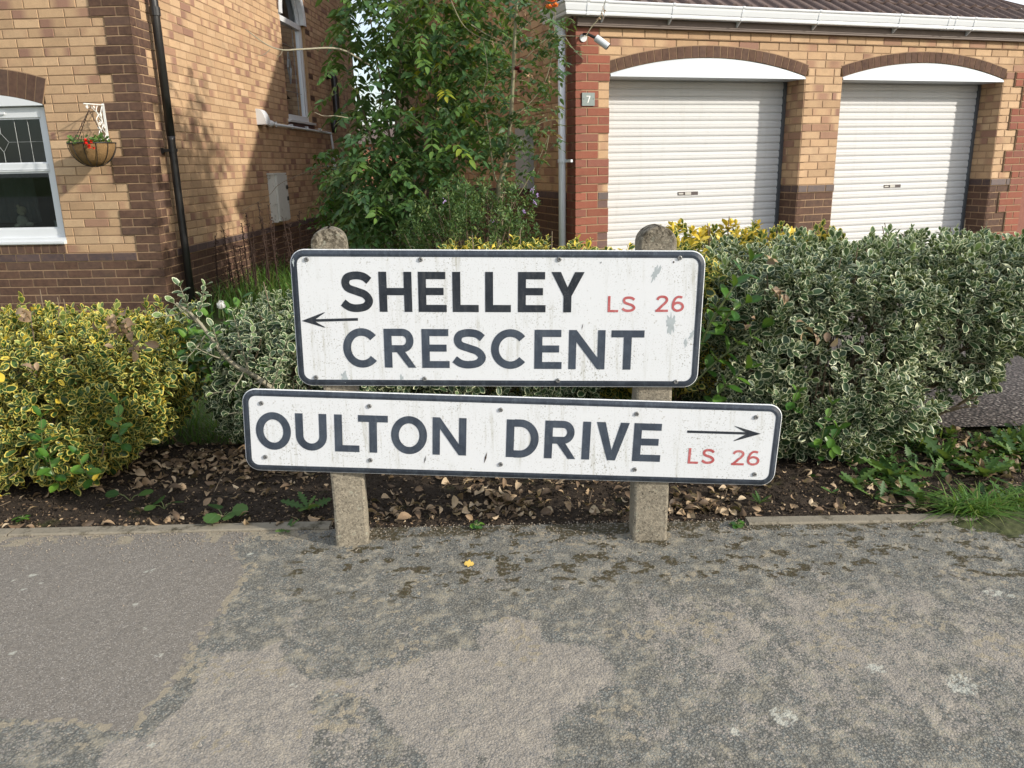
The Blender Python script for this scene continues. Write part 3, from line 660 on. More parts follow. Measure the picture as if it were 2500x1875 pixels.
# tall arched window in the side wall
w2 = bpy.data.objects.new('arched_window', None); link(w2, lh); w2.location = Vector(PLS(SWC, 1.6, 0))-lh.location
mb = MB()
def sbox(mb, s0, s1, z0, z1, o0, o1): mb.box(PLS(0, 0), LS, -LF, UP, s0, s1, o0, o1, z0, z1)
sbox(mb, SW[0]+.002, SW[0]+.06, 1.65, SWZ, -.12, -.06); sbox(mb, SW[1]-.06, SW[1]-.002, 1.65, SWZ, -.12, -.06); sbox(mb, SW[0]+.06, SW[1]-.06, 1.65, 1.71, -.12, -.058); sbox(mb, SW[0]+.06, SW[1]-.06, 2.88, SWZ, -.12, -.057)
sbox(mb, SW[1]-.115, SW[1]-.062, 1.712, 2.878, -.115, -.070)
def ringpts(r, o, n=20): return [PLS(SWC+r*math.cos(math.pi*i/n), SWZ+r*math.sin(math.pi*i/n), o) for i in range(n+1)]
for (ro, ri, of, ob) in ((SWR-.002, SWR-.075, -.06, -.12), (SWR-.080, SWR-.13, -.066, -.11)):
    A_, B_, C_, E_ = ringpts(ro, of), ringpts(ri, of), ringpts(ri, ob), ringpts(ro, ob); n = 21
    mb.add(A_+B_+C_+E_, [(i, i+1, n+i+1, n+i) for i in range(20)]+[(n+i, n+i+1, 2*n+i+1, 2*n+i) for i in range(20)])
mb.build('frame', M_PVC, w2)
mb = MB(); A_, B_ = ringpts(SWR+.045, .004), ringpts(SWR-.075, .004); C_, E_ = ringpts(SWR-.075, -.055), ringpts(SWR+.045, RB)
mb.add(A_+B_+C_+E_, [(i, i+1, 22+i, 21+i) for i in range(20)]+[(21+i, 22+i, 43+i, 42+i) for i in range(20)]+[(63+i, 64+i, 1+i, i) for i in range(20)]+[(0, 21, 42, 63), (20, 41, 62, 83)])
mb.build('arch_trim', M_PVC, w2)
mb = MB(); mb.extr([(-.12, 1.60), (.028, 1.60), (.03, 1.628), (-.055, 1.648), (-.12, 1.648)], PLS(0, 0), -LF, UP, LS, SW[0]-.05, SW[1]+.06); mb.build('sill', M_PVC, w2)
mb = MB(); sbox(mb, SW[0]-.03, SW[1]+.04, 1.53, 1.598, -.05, .004); mb.build('sill_brick', simple('plum_brick', (.10, .055, .05), .8, .3), w2)
mb = MB(); sbox(mb, SW[0]+.06, SW[1]-.06, 1.70, 2.89, -.100, -.096); pts = ringpts(SWR-.07, -.098); mb.add(pts, [tuple(range(21))]); mb.build('pane', M_GLASS, w2)
mb = MB()
for s_ in (4.27, 4.80): lead(s_, 1.72, s_, 2.88, PLS, .003, -.094)
for z_ in (2.02, 2.62): lead(4.12, z_, 5.0, z_, PLS, .003, -.094)
for q in range(2):
    d_ = .09-.045*q; h_ = .21-.10*q; c0 = 4.54
    for a_, b_ in (((-1, 0), (0, 1)), ((0, 1), (1, 0)), ((1, 0), (0, -1)), ((0, -1), (-1, 0))): lead(c0+a_[0]*d_, 2.33+a_[1]*h_, c0+b_[0]*d_, 2.33+b_[1]*h_, PLS, .005, -.094)
mb.build('leading', M_LEAD, w2)
mb = MB(); sbox(mb, 4.02, 4.60, 1.95, 3.4, -.20, -.19); mb.build('sky_reflection_panel', simple('pale_sky_reflection', (.62, .72, .74), .8, .1), w2)  # added pale blue panel, the sky's reflection in the glass put in as colour
mb = MB(); sbox(mb, 3.7, 5.5, 1.4, 3.6, -1.7, -1.6); mb.build('room', simple('dim_room', (.16, .15, .14), .9), w2)
# downpipe by the corner with one clip
mb = MB(); mb.tube([PLS(.335, z_, .065) for z_ in (4.0, 2.4, 1.30)], .037, 14); mb.tube([PLS(.335, z_, .065) for z_ in (1.30, 1.265, .4, -.36)], [.037, .034, .034, .034], 14)
dp = mb.build('downpipe', M_BLACKP, lh, smooth=True)
mb = MB(); mb.tube([PLS(.335, 1.19, .065), PLS(.335, 1.165, .065)], .044, 14); sbox(mb, .24, .335, 1.165, 1.19, .0, .055); sbox(mb, .24, .26, 1.15, 1.20, -.006, .02)
mb.tube([PLS(.335, 2.37, .065), PLS(.335, 2.30, .065)], .046, 14); mb.build('pipe_clip', M_BLACKP, dp)
# extractor cowl, overflow pipe, soil vent, meter box
mb = MB(); P_ = PLS
va = [P_(2.80, 1.70, RB), P_(2.80, 1.50, RB), P_(2.80, 1.50, .05), P_(2.80, 1.67, .03), P_(2.98, 1.70, RB), P_(2.98, 1.50, RB), P_(2.98, 1.50, .14), P_(2.98, 1.58, .12), P_(2.98, 1.66, .05)]
# quarter-round hood
prof = [(RB, 1.51)]+[(.10*math.sin(a), 1.51+.18*math.cos(a)) for a in np.linspace(math.pi/2, .15, 7)]+[(RB, 1.69)]
mb.extr(prof, P_(0, 0), -LF, UP, LS, 2.80, 2.97); mb.build('extractor_hood', M_PVC, lh)
mb = MB(); mb.tube([P_(3.10, 1.535, .04), P_(3.18, 1.533, .04)], .04, 12); mb.tube([P_(3.18, 1.533, .04), P_(4.3, 1.525, .04), P_(5.93, 1.515, .04)], .0165, 10)
mb.tube([P_(5.93, 1.50, .04), P_(6.0, 1.3, .04), P_(6.02, -.2, .04)], .018, 10); pv = mb.build('waste_pipe', M_PVC, lh, smooth=True)
mb = MB()
for s_ in (3.35, 4.0, 4.7, 5.4): mb.tube([P_(s_, 1.55, .04), P_(s_, 1.505, .04)], .012, 6); sbox(mb, s_-.01, s_+.01, 1.55, 1.565, -.01, .05)
for z_ in (1.05, .55): mb.tube([P_(6.01, z_, .04), P_(6.01, z_-.06, .04)], .026, 8)
mb.build('pipe_clip', M_PVC, pv)
mb = MB(); mb.tube([P_(6.12, 2.38, 0), P_(6.12, 2.38, .09), P_(6.12, 2.33, .11), P_(6.12, 1.75, .11), P_(6.06, 1.68, .11), P_(5.9, 1.66, .11), P_(5.88, 1.52, .11)], [.055, .055, .055, .055, .055, .058, .035], 12); mb.build('soil_vent_pipe', M_BLACKP, lh, smooth=True)
t = NT('stained_grey_plastic', .3); o = t.obj(); c = t.mix(t.noise(5, 5, .65, o), (.66, .66, .62), (.50, .50, .46)); c = t.mix(t.ramp(t.noise(16, 5, .7, o), .58, .72), c, (.16, .15, .12)); M_METER = t.out(c, .6)
mx = bpy.data.objects.new('meter_box', None); link(mx, lh); mx.location = Vector(P_(3.2, .36, 0))-lh.location
mb = MB(); sbox(mb, 2.98, 3.40, .345, .935, -.02, .075); sbox(mb, 2.96, 3.42, .925, .945, -.02, .085); mb.build('case', M_METER, mx)
mb = MB(); sbox(mb, 3.0, 3.39, .36, .918, .075, .10); mb.build('door', M_METER, mx)
mb = MB(); sbox(mb, 3.33, 3.393, .60, .65, .099, .106); sbox(mb, 3.33, 3.393, .74, .79, .099, .106); mb.build('catch', M_WIREBLK, mx)

# ---- right house with the double garage -------------------------------------
RBU = -.014
rh = thing('brick_garage_house', (R0[0], R0[1], -.36), 'buff and red brick double garage with two white roller doors on the right', 'house')
WR = Wall(PR); ZR = R0[2]; RW = 5.555
O1, O2 = (.3475, 2.475), (2.925, 5.062)
GARC = []
for (a, b) in (O1, O2):
    c0 = (a+b)/2; h_ = (b-a)/2; rise = .15; Rr = (h_*h_+rise*rise)/(2*rise); GARC.append((c0, 1.775+rise-Rr, Rr, h_))
for k in range(-2, 35):
    z1 = ZR-.075*k; z0 = z1-.075; zm = (z0+z1)/2; odd = k % 2
    # left pier and corner
    blk = []
    for (a, b), (c0, zc, Rr, h_) in zip((O1, O2), GARC):
        if zm < 1.775: blk.append((a, b))
        else:
            r = arc_block(zm, c0, zc, Rr+.05, a-.03, b+.03)
            if r: blk.append(r)
    if k <= -1:
        WR.course(z0, z1, .2275, RW, .1, 'buff', .018 if k == -1 else .03, 'eaves_course', pp=.1)
        WR.brick(0, .1125, z0, z1, 'red', 0, 'quoin', j0=0); WR.brick(.1125, .2275, z0, z1, 'red', 0, 'quoin'); continue
    g = (k//3)
    if k <= 2: lw = .2275
    else: lw = .3375 if (k % 6) in (3, 4, 5) else .2275
    if k >= 20: lw = .3375 if k in (21, 22, 23, 27, 28, 29, 33) else .2275
    def cuts(w_):
        if w_ > .3: return [0, .1125, w_] if odd else [0, .225, w_]
        return [0, w_] if not odd else [0, .1125, w_]
    for a, b in zip(cuts(lw)[:-1], cuts(lw)[1:]): WR.brick(a, b, z0, z1, 'red', 0, 'quoin', j0=0 if a == 0 else .005, j1=.002 if b > .33 else .005)
    if zm < 1.775 and lw < .3: WR.brick(lw, .3375, z0, z1, 'buff' if k < 19 else ('grey' if k == 19 else 'purple'), RBU if k != 19 else -.004, 'wall', j1=.001, pp=.2)
    # right corner pier
    rw = .3375 if (k % 6) in (3, 4, 5) else .208
    if k < 3: rw = .208 if k > 2 else 0
    if k in (3, 4, 5): rw = .338
    rmap = {0: 0, 1: 0, 2: 0, 3: 0, 4: .338, 5: .338, 6: .208, 7: .208, 8: .208, 9: .338, 10: .338, 11: .338, 12: .208, 13: .208, 14: .208, 15: .338, 16: .338, 17: .338, 18: .208, 19: .208, 20: .208, 21: .338, 22: .338, 23: .338}
    rw = rmap.get(k, .208 if (k//3) % 2 == 0 else .338)
    if rw:
        cc = [RW-rw, RW-rw+(.1125 if odd else .225), RW] if rw > .3 else ([RW-rw, RW] if odd else [RW-rw, RW-.1, RW])
        cc = [x for x in cc if x <= RW]
        for a, b in zip(cc[:-1], cc[1:]): WR.brick(a, b, z0, z1, 'red', 0.004, 'quoin', j1=0 if b == RW else .005)
    st = lw if zm >= 1.775 else O1[1]
    kind = 'buff' if k < 19 else ('grey' if k == 19 else ('brown' if k > 19 else 'buff'))
    proud = RBU if k != 19 else -.002
    if k == 0: proud = .004
    grp = 'wall' if k < 19 else ('coping' if k == 19 else 'plinth')
    WR.course(z0, z1, st, RW-rw if rw else RW, st+(.1125 if odd else 0), kind, proud, grp, [b for b in blk if not (zm < 1.775 and b[1] <= st)], pp=.28)
for (c0, zc, Rr, h_) in GARC: voussoirs(WR, c0, zc, Rr, Rr+.105, h_, 'brown', RBU+.006, 'arch_%d' % round(c0), .0765)
WR.build(rh, dict(wall='front_wall', arch_1='arch', arch_4='arch'))
# reveals of the garage openings
def rbox(mb, s0, s1, z0, z1, o0, o1, mi=0): mb.box(PR(0, 0), RF, -RS, UP, s0, s1, o0, o1, z0, z1, mi)
def reveal(s_, sign, nm):
    W_ = Wall(lambda q, z, off=0: R0*np.array([1, 1, 0])+RF*(s_-sign*(off+.006))+RS*(q+.014)+UP*z)
    for k in range(5, 35):
        z1 = ZR-.075*k; z0 = z1-.075; kind = 'buff' if k < 19 else ('cop' if k == 19 else 'brown'); odd = k % 2
        cs = [0, .10, .296] if odd else [0, .20, .296]
        for a, b in zip(cs[:-1], cs[1:]): W_.brick(a, b, z0, z1, kind, 0, 'reveal', j0=0 if a == 0 else .005, pp=.45)
    W_.build(rh, dict(reveal=nm))
reveal(O1[1], 1, 'pier_reveal'); reveal(O2[1], 1, 'pier_reveal')
for s_, sg in ((O1[0], 0), (O2[0], 0)):
    mb = MB(); rbox(mb, s_-.006, s_-.0005, -.4, 1.775, -.31, -.06); mb.build('pier_reveal', simple('buff_brick_return', (.38, .24, .13), .9, .35, 30, .3), rh)
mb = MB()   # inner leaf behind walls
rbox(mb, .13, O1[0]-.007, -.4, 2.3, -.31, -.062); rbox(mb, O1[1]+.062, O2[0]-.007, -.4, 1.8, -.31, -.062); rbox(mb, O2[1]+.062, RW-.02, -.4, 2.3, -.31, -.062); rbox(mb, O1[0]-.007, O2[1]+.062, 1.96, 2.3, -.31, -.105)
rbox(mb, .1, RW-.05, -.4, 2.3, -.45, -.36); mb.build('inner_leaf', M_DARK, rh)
# roller doors
dprof = []
z = -.35
while z < 1.76:
    dprof += [(-.310, z), (-.3165, z+.005), (-.3165, z+.010), (-.308, z+.016), (-.3045, z+.030), (-.305, z+.044), (-.3075, z+.048), (-.3055, z+.053), (-.307, z+.068)]
    z += .0745
dprof = [(o, z) for o, z in dprof if z < 1.76]
for di, (a, b) in enumerate((O1, O2)):
    dr = bpy.data.objects.new('garage_door', None); link(dr, rh); dr.location = Vector(PR((a+b)/2, -.35, -.31))-rh.location
    dr['label'] = ['white ribbed roller door nearer the house number plaque', 'white ribbed roller door at the far right'][di]
    mb = MB(); vs = [PR(a+.002, z, o) for o, z in dprof]+[PR(b-.034, z, o) for o, z in dprof]; n = len(dprof)
    mb.add(vs, [(i, n+i, n+i+1, i+1) for i in range(n-1)]); mb.build('curtain', M_DOOR, dr)
    mb = MB(); rbox(mb, b-.036, b-.002, -.35, 1.745, -.335, -.285); mb.build('guide_channel', M_CHANNEL, dr)
    mb = MB(); sl = 1.17-.055 if di == 0 else 3.86; lz = .655 if di == 0 else .665
    sl = [float((onplane(u_, v_, R0+RS*.305, RS)-R0)@RF) for u_, v_ in ((1679, 476), (2178, 455))][di]; rbox(mb, sl-.118, sl+.118, .652, .687, -.312, -.3035); hd = mb.build('handle', simple('dark_handle', (.07, .055, .055), .4), dr)
    mb = MB(); rbox(mb, sl-.108, sl-.055, .662, .676, -.304, -.300); rbox(mb, sl-.035, sl+.035, .656, .683, -.304, -.299); mb.build('lock_plate', M_SILVER, hd)
    c0, zc, Rr, h_ = GARC[di]; mb = MB(); n = 30; xs = [c0+(i/n*2-1)*h_*.998 for i in range(n+1)]; N_ = n+1
    tp = [PR(s_, arc_z(s_, c0, zc, Rr)-.004, RBU-.006) for s_ in xs]; bt = [PR(s_, 1.758, RBU+.004) for s_ in xs]; lp = [PR(s_, 1.746, RBU+.006) for s_ in xs]; bb = [PR(s_, 1.746, -.31) for s_ in xs]
    mb.add(tp+bt+lp+bb, [(i, i+1, N_+i+1, N_+i) for i in range(n)]+[(N_+i, N_+i+1, 2*N_+i+1, 2*N_+i) for i in range(n)]+[(2*N_+i, 2*N_+i+1, 3*N_+i+1, 3*N_+i) for i in range(n)])
    mb.build('arch_panel', M_PANEL, dr)
# side wall, a gable rising with the roof
WG = Wall(lambda q, z, off=0: PRS(q, z, off))
for k in range(-34, 35):
    z1 = ZR-.075*k; z0 = z1-.075; odd = k % 2
    smin = 0 if k >= 0 else max(0, (z1-2.18)/.56)
    if k >= -1:
        WG.brick(0, .105 if odd else .21, z0, z1, 'red', 0, 'quoin', j0=0)
        if odd: WG.brick(.105, .21, z0, z1, 'red', 0, 'quoin')
        smin = .21
    kind = 'buff' if k < 19 else ('cop' if k == 19 else 'brown')
    WG.course(z0, z1, smin, 8.5-max(0, 0), smin*0+(.07 if odd else .18), kind, RBU if k < 19 else -.002, 'wall' if k < 19 else 'plinth', pp=.5)
WG.build(rh, dict(wall='side_wall'))
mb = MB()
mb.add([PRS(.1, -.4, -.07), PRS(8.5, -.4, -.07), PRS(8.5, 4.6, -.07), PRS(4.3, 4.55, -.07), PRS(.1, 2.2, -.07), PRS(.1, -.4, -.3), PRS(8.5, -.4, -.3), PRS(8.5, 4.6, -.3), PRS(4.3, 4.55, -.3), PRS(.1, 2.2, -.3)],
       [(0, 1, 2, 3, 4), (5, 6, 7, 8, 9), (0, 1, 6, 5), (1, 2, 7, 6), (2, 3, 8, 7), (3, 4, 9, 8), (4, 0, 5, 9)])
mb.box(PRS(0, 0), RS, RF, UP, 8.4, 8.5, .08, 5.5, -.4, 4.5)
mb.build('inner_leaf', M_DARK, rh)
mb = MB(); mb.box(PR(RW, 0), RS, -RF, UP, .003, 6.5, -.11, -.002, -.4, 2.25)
mb.build('end_wall', simple('red_brick_end', (.24, .10, .07), .9, .3, 25, .4), rh)  # plain red brick colour, mottled by noise
# brown brick wing beyond the right pier
W3 = Wall(lambda s_, z, off=0: PR(s_, z, off-.55))
for k in range(14, 35):
    z1 = ZR-.075*k; W3.course(z1-.075, z1, RW+.02, RW+1.6, RW+(.11 if k % 2 else 0), 'brown', 0, 'wall')
W3.build(rh, dict(wall='side_wing_wall'))
# roof: rolled tiles in lapped courses, hipped at the right end
mb = MB(); PITCHT = .577; cs_, sn_ = math.cos(math.atan(PITCHT)), math.sin(math.atan(PITCHT)); dn = np.array([0, 0, 1.])*cs_-(-RS)*(-sn_)*-1
nrm = UP*cs_+(-RS)*sn_
RO = R0*np.array([1, 1, 0])-RS*.13+UP*2.325
upd = RS*cs_+UP*sn_
def roll(s_):
    t_ = (s_/.165) % 1.
    return .026*max(0, math.sin(math.pi*min(1, t_/.42)))**.7 if t_ < .42 else .004*math.cos((t_-.42)/.58*math.pi)
for j in range(0, 13):
    d0, d1 = j*.325, j*.325+.36; smax = 5.80-d0*.95; ss = np.arange(-.06, smax, .0137)
    lo, hi, lb = [], [], []
    for s_ in ss:
        h_ = roll(s_); jt = .0015*math.sin(j*3+math.floor(s_/.33)*2.1)
        sh = min(s_, 5.80-d1*.95) if s_ > 5.80-d1*.95 else s_
        lo.append(RO+RF*s_+upd*d0+nrm*(.024+h_+jt)); hi.append(RO+RF*sh+upd*d1+nrm*(.0+h_)); lb.append(RO+RF*s_+upd*d0+nrm*(.008+h_*.9))
    n = len(ss); mb.add(lo+hi+lb, [(i, i+1, n+i+1, n+i) for i in range(n-1)]+[(2*n+i, 2*n+i+1, i+1, i) for i in range(n-1)])
rf = mb.build('roof', M_TILE, rh)
mb = MB(); mb.add([RO+RF*-.04+nrm*-.01, RO+RF*5.7+nrm*-.01, RO+RF*2.0+upd*4.2+nrm*-.01, RO+RF*-.04+upd*4.2+nrm*-.01], [(0, 1, 2, 3)])
q0 = RO+RF*-.06+upd*0; 
mb.extr([(-.03, -.10), (0, -.10), (0, .02), (-.03, .02)], RO+RF*-.03, RF, nrm, upd, 0, 4.4)
mb.build('roof_underlay', M_FASCIA, rh)
# back slope so the house is closed from the sky
mb = MB(); rg = RO+upd*4.3; mb.add([rg+RF*-.06, rg+RF*5.8, rg+RF*5.8+RS*4.0-UP*2.3, rg+RF*-.06+RS*4.0-UP*2.3], [(0, 1, 2, 3)]); mb.build('back_roof_slope', M_TILE, rh)
# gable upstand wall above the lower eaves seen left of the gutter
mb = MB(); rbox(mb, -.01, 5.75, 2.165, 2.315, .035, .065); fa = mb.build('fascia', M_FASCIA, rh)
mb = MB(); rbox(mb, -.01, 5.75, 2.150, 2.163, -.0, .06); mb.build('soffit_board', M_FASCIA, rh)
# ogee gutter with brackets
GP = [(.068, 2.225), (.135, 2.222), (.150, 2.226), (.153, 2.240), (.150, 2.252), (.157, 2.262), (.166, 2.300), (.168, 2.318), (.176, 2.322), (.180, 2.332), (.176, 2.342), (.160, 2.343), (.160, 2.336), (.145, 2.240), (.068, 2.236)]
mb = MB(); n = len(GP)
def gsec(s_, q_, mitre): return [R0*np.array([1, 1, 0])-RS*(o_)*(1 if q_ is None else 0)+RF*s_+UP*z_ for o_, z_ in GP]
secs = [[R0*np.array([1, 1, 0])-RF*o_+RS*.42+UP*z_ for o_, z_ in GP],
        [R0*np.array([1, 1, 0])-RF*(o_)-RS*(o_)+UP*z_ for o_, z_ in GP],
        [R0*np.array([1, 1, 0])-RS*o_+RF*6.3+UP*z_ for o_, z_ in GP]]
mb.add([p for s_ in secs for p in s_], [(i*n+j, i*n+(j+1) % n, (i+1)*n+(j+1) % n, (i+1)*n+j) for i in range(2) for j in range(n)]+[tuple(range(n)), tuple(range(2*n, 3*n))])
gt = mb.build('gutter', M_PVC, rh)
def gs(u, v=60): # wall coordinate of a gutter bracket seen at pixel u
    X_ = onplane(u, v, R0-RS*.17, RS); return float((X_-R0)@RF)
for u in (1480, 1645, 1814, 2001, 2199, 2381, 2318, 2335):
    s_ = gs(u); w_ = .012 if u not in (2318, 2335) else .010
    GB = [(o_+.0035 if o_ > .1 else o_, z_+(.003 if z_ > 2.3 else -.003)) for o_, z_ in GP[:11]]+[(.160, 2.346), (.155, 2.30), (.14, 2.24), (.068, 2.236)]
    mb = MB(); mb.extr(GB, R0*np.array([1, 1, 0]), -RS, UP, RF, s_-w_, s_+w_)
    if u not in (2318, 2335): mb.extr([(.064, 2.18), (.075, 2.18), (.135, 2.222), (.068, 2.222)], R0*np.array([1, 1, 0]), -RS, UP, RF, s_-w_*.5, s_+w_*.5)
    mb.build('gutter_bracket', M_PVC, gt)
mb = MB()
s_ = gs(1437, 18); mb.extr([(o_+.004 if o_ > .1 else o_, z_+(.004 if z_ > 2.3 else -.003)) for o_, z_ in GP], R0*np.array([1, 1, 0]), -RS, UP, RF, s_-.012, s_+.012); mb.build('gutter_bracket', M_PVC, gt)
# grey downpipe on the side wall, with hopper offset and clip
mb = MB(); mb.tube([PRS(.17, z_, .065) for z_ in (2.20, 1.0, -.36)], .034, 14); pr_ = mb.build('downpipe', M_PVCGREY, rh, smooth=True)
mb = MB(); mb.tube([PRS(.17, 2.28, .11), PRS(.17, 2.22, .11), PRS(.17, 2.10, .065), PRS(.17, 2.06, .065)], [.05, .045, .040, .040], 12); mb.build('pipe_outlet', M_PVCGREY, pr_, smooth=True)
mb = MB(); mb.tube([PRS(.17, 1.03, .065), PRS(.17, .995, .065)], .040, 12); mb.box(PRS(0, 0), RS, -RF, UP, .02, .17, .02, .04, 1.0, 1.025); mb.build('pipe_clip', M_PVCGREY, pr_)
mb = MB(); mb.box(PRS(0, 0), RS, -RF, UP, 1.15, 1.55, -.02, .05, .74, 1.36); mb.build('meter_box', simple('grey_meter_box', (.38, .38, .38), .5), rh)

# ---- red brick house far behind, seen through the gap
bh = thing('distant_house', (-10.5, 52, -.4), 'far brick house glimpsed through tree gaps between the two near houses', 'house')
mb = MB(); mb.box((-16.0, 52, 0), (1, 0, 0), (0, 1, 0), UP, 0, 11.0, 0, 8, -.4, 2.4); mb.build('wall', simple('orange_red_brick', (.42, .19, .12), .9, .3, 5), bh)
mb = MB(); mb.add([(-16.4, 51.6, 2.35), (-4.6, 51.6, 2.35), (-4.6, 60.4, 2.35), (-16.4, 60.4, 2.35), (-15.4, 56, 3.7), (-5.6, 56, 3.7)], [(0, 1, 5, 4), (3, 2, 5, 4), (0, 3, 4), (1, 2, 5)]); mb.build('roof', M_TILE, bh)

# ------------------------------------------------------------------ street signs on their posts
PA = ground(822, 1330); PB = ground(1545, 1318); SD = PB-PA; SD /= np.linalg.norm(SD); SN = np.array([SD[1], -SD[0], 0])   # SN points to the camera
PLOFF = .016
def sgn(u, v, off=PLOFF+.006):
    X_ = onplane(u, v, PA+SN*off, SN); return np.array([float((X_-PA)@SD), float(X_[2])])
def post(u0, u1, vb, vtop, rot, label, crack, shallow):
    p0 = ground(u0, vb); p1 = ground(u1, vb); x0 = p0[0]; w_ = p1[0]-p0[0]; d_ = .088; y0 = (p0[1]+p1[1])/2
    zt = at((u0+u1)/2-20, vtop, y0+.02)[2]
    th = thing('concrete_post', (x0+w_/2, y0+d_/2, 0), label, 'post', 'concrete posts carrying the street signs')
    c_, s_ = math.cos(rot), math.sin(rot); X_ = np.array([c_, s_, 0]); Y_ = np.array([-s_, c_, 0]); O_ = np.array([x0, y0, 0]) if rot >= 0 else np.array([x0, y0, 0])
    bmx = bmesh.new(); nz = 46
    hw = w_/2; rings = []
    def sec(z_, k_): # rounded-corner section, k_ scales width (half-round top)
        r_ = .007; out = []
        for (cx_, cy_, a0) in ((hw*k_-r_, d_-r_, 0), (-hw*k_+r_, d_-r_, 90), (-hw*k_+r_, r_, 180), (hw*k_-r_, r_, 270)):
            for a_ in (0, 45, 90):
                an = R_(a0+a_); out.append((cx_+r_*math.cos(an), cy_+r_*math.sin(an), z_))
        return out
    zs = list(np.linspace(-.15, zt-hw*.92, 50)); zs2 = [zt-hw*.92+hw*.92*math.sin(a_) for a_ in np.linspace(.12, math.pi/2-.06, 14)]
    ks = [1]*50+[max(.10, math.sqrt(max(0, 1-((z_-(zt-hw*.92))/(hw*.92))**2))) for z_ in zs2]
    for z_, k_ in zip(zs+zs2, ks):
        rings.append([bmx.verts.new(Vector(O_+X_*(hw+p[0])+Y_*p[1]+UP*p[2])) for p in sec(z_, k_)])
    for a_, b_ in zip(rings[:-1], rings[1:]):
        for i in range(12): bmx.faces.new((a_[i], a_[(i+1) % 12], b_[(i+1) % 12], b_[i]))
    bmx.faces.new(rings[-1])
    for v_ in bmx.verts:   # worn, slightly uneven cast
        n_ = vnoise(np.array(v_.co.x*60+v_.co.y*37), np.array(v_.co.z*45), 91)-.5; v_.co += Vector(Y_)*float(n_)*.0022+Vector(X_)*float(vnoise(np.array(v_.co.y*60), np.array(v_.co.z*38), 92)-.5)*.0022
    me = bpy.data.meshes.new('shaft'); bmx.to_mesh(me); bmx.free(); me.materials.append(M_CONC); part('shaft', me, th)
    if crack:
        mb = MB(); q = O_+X_*.004-Y_*.0006; z_ = .190; pts = []
        for i in range(22): pts.append(q+X_*(w_-.008)*i/21+UP*(z_+.0035*math.sin(i*.9)+random.uniform(-.0022, .0022)))
        for a_, b_ in zip(pts[:-1], pts[1:]): mb.add([a_-UP*.0006, b_-UP*.0006, b_+UP*.0007, a_+UP*.0007], [(0, 1, 2, 3)])
        mb.build('crack', M_DARK, th)
    return th
post(822, 899, 1334, 556, R_(8), 'left concrete post with pitted rounded top, chipped pale corner', False, 0)
post(1545, 1629, 1320, 552, R_(-1.0), 'right concrete post with dark rounded top and a thin crack near its foot', True, 0)

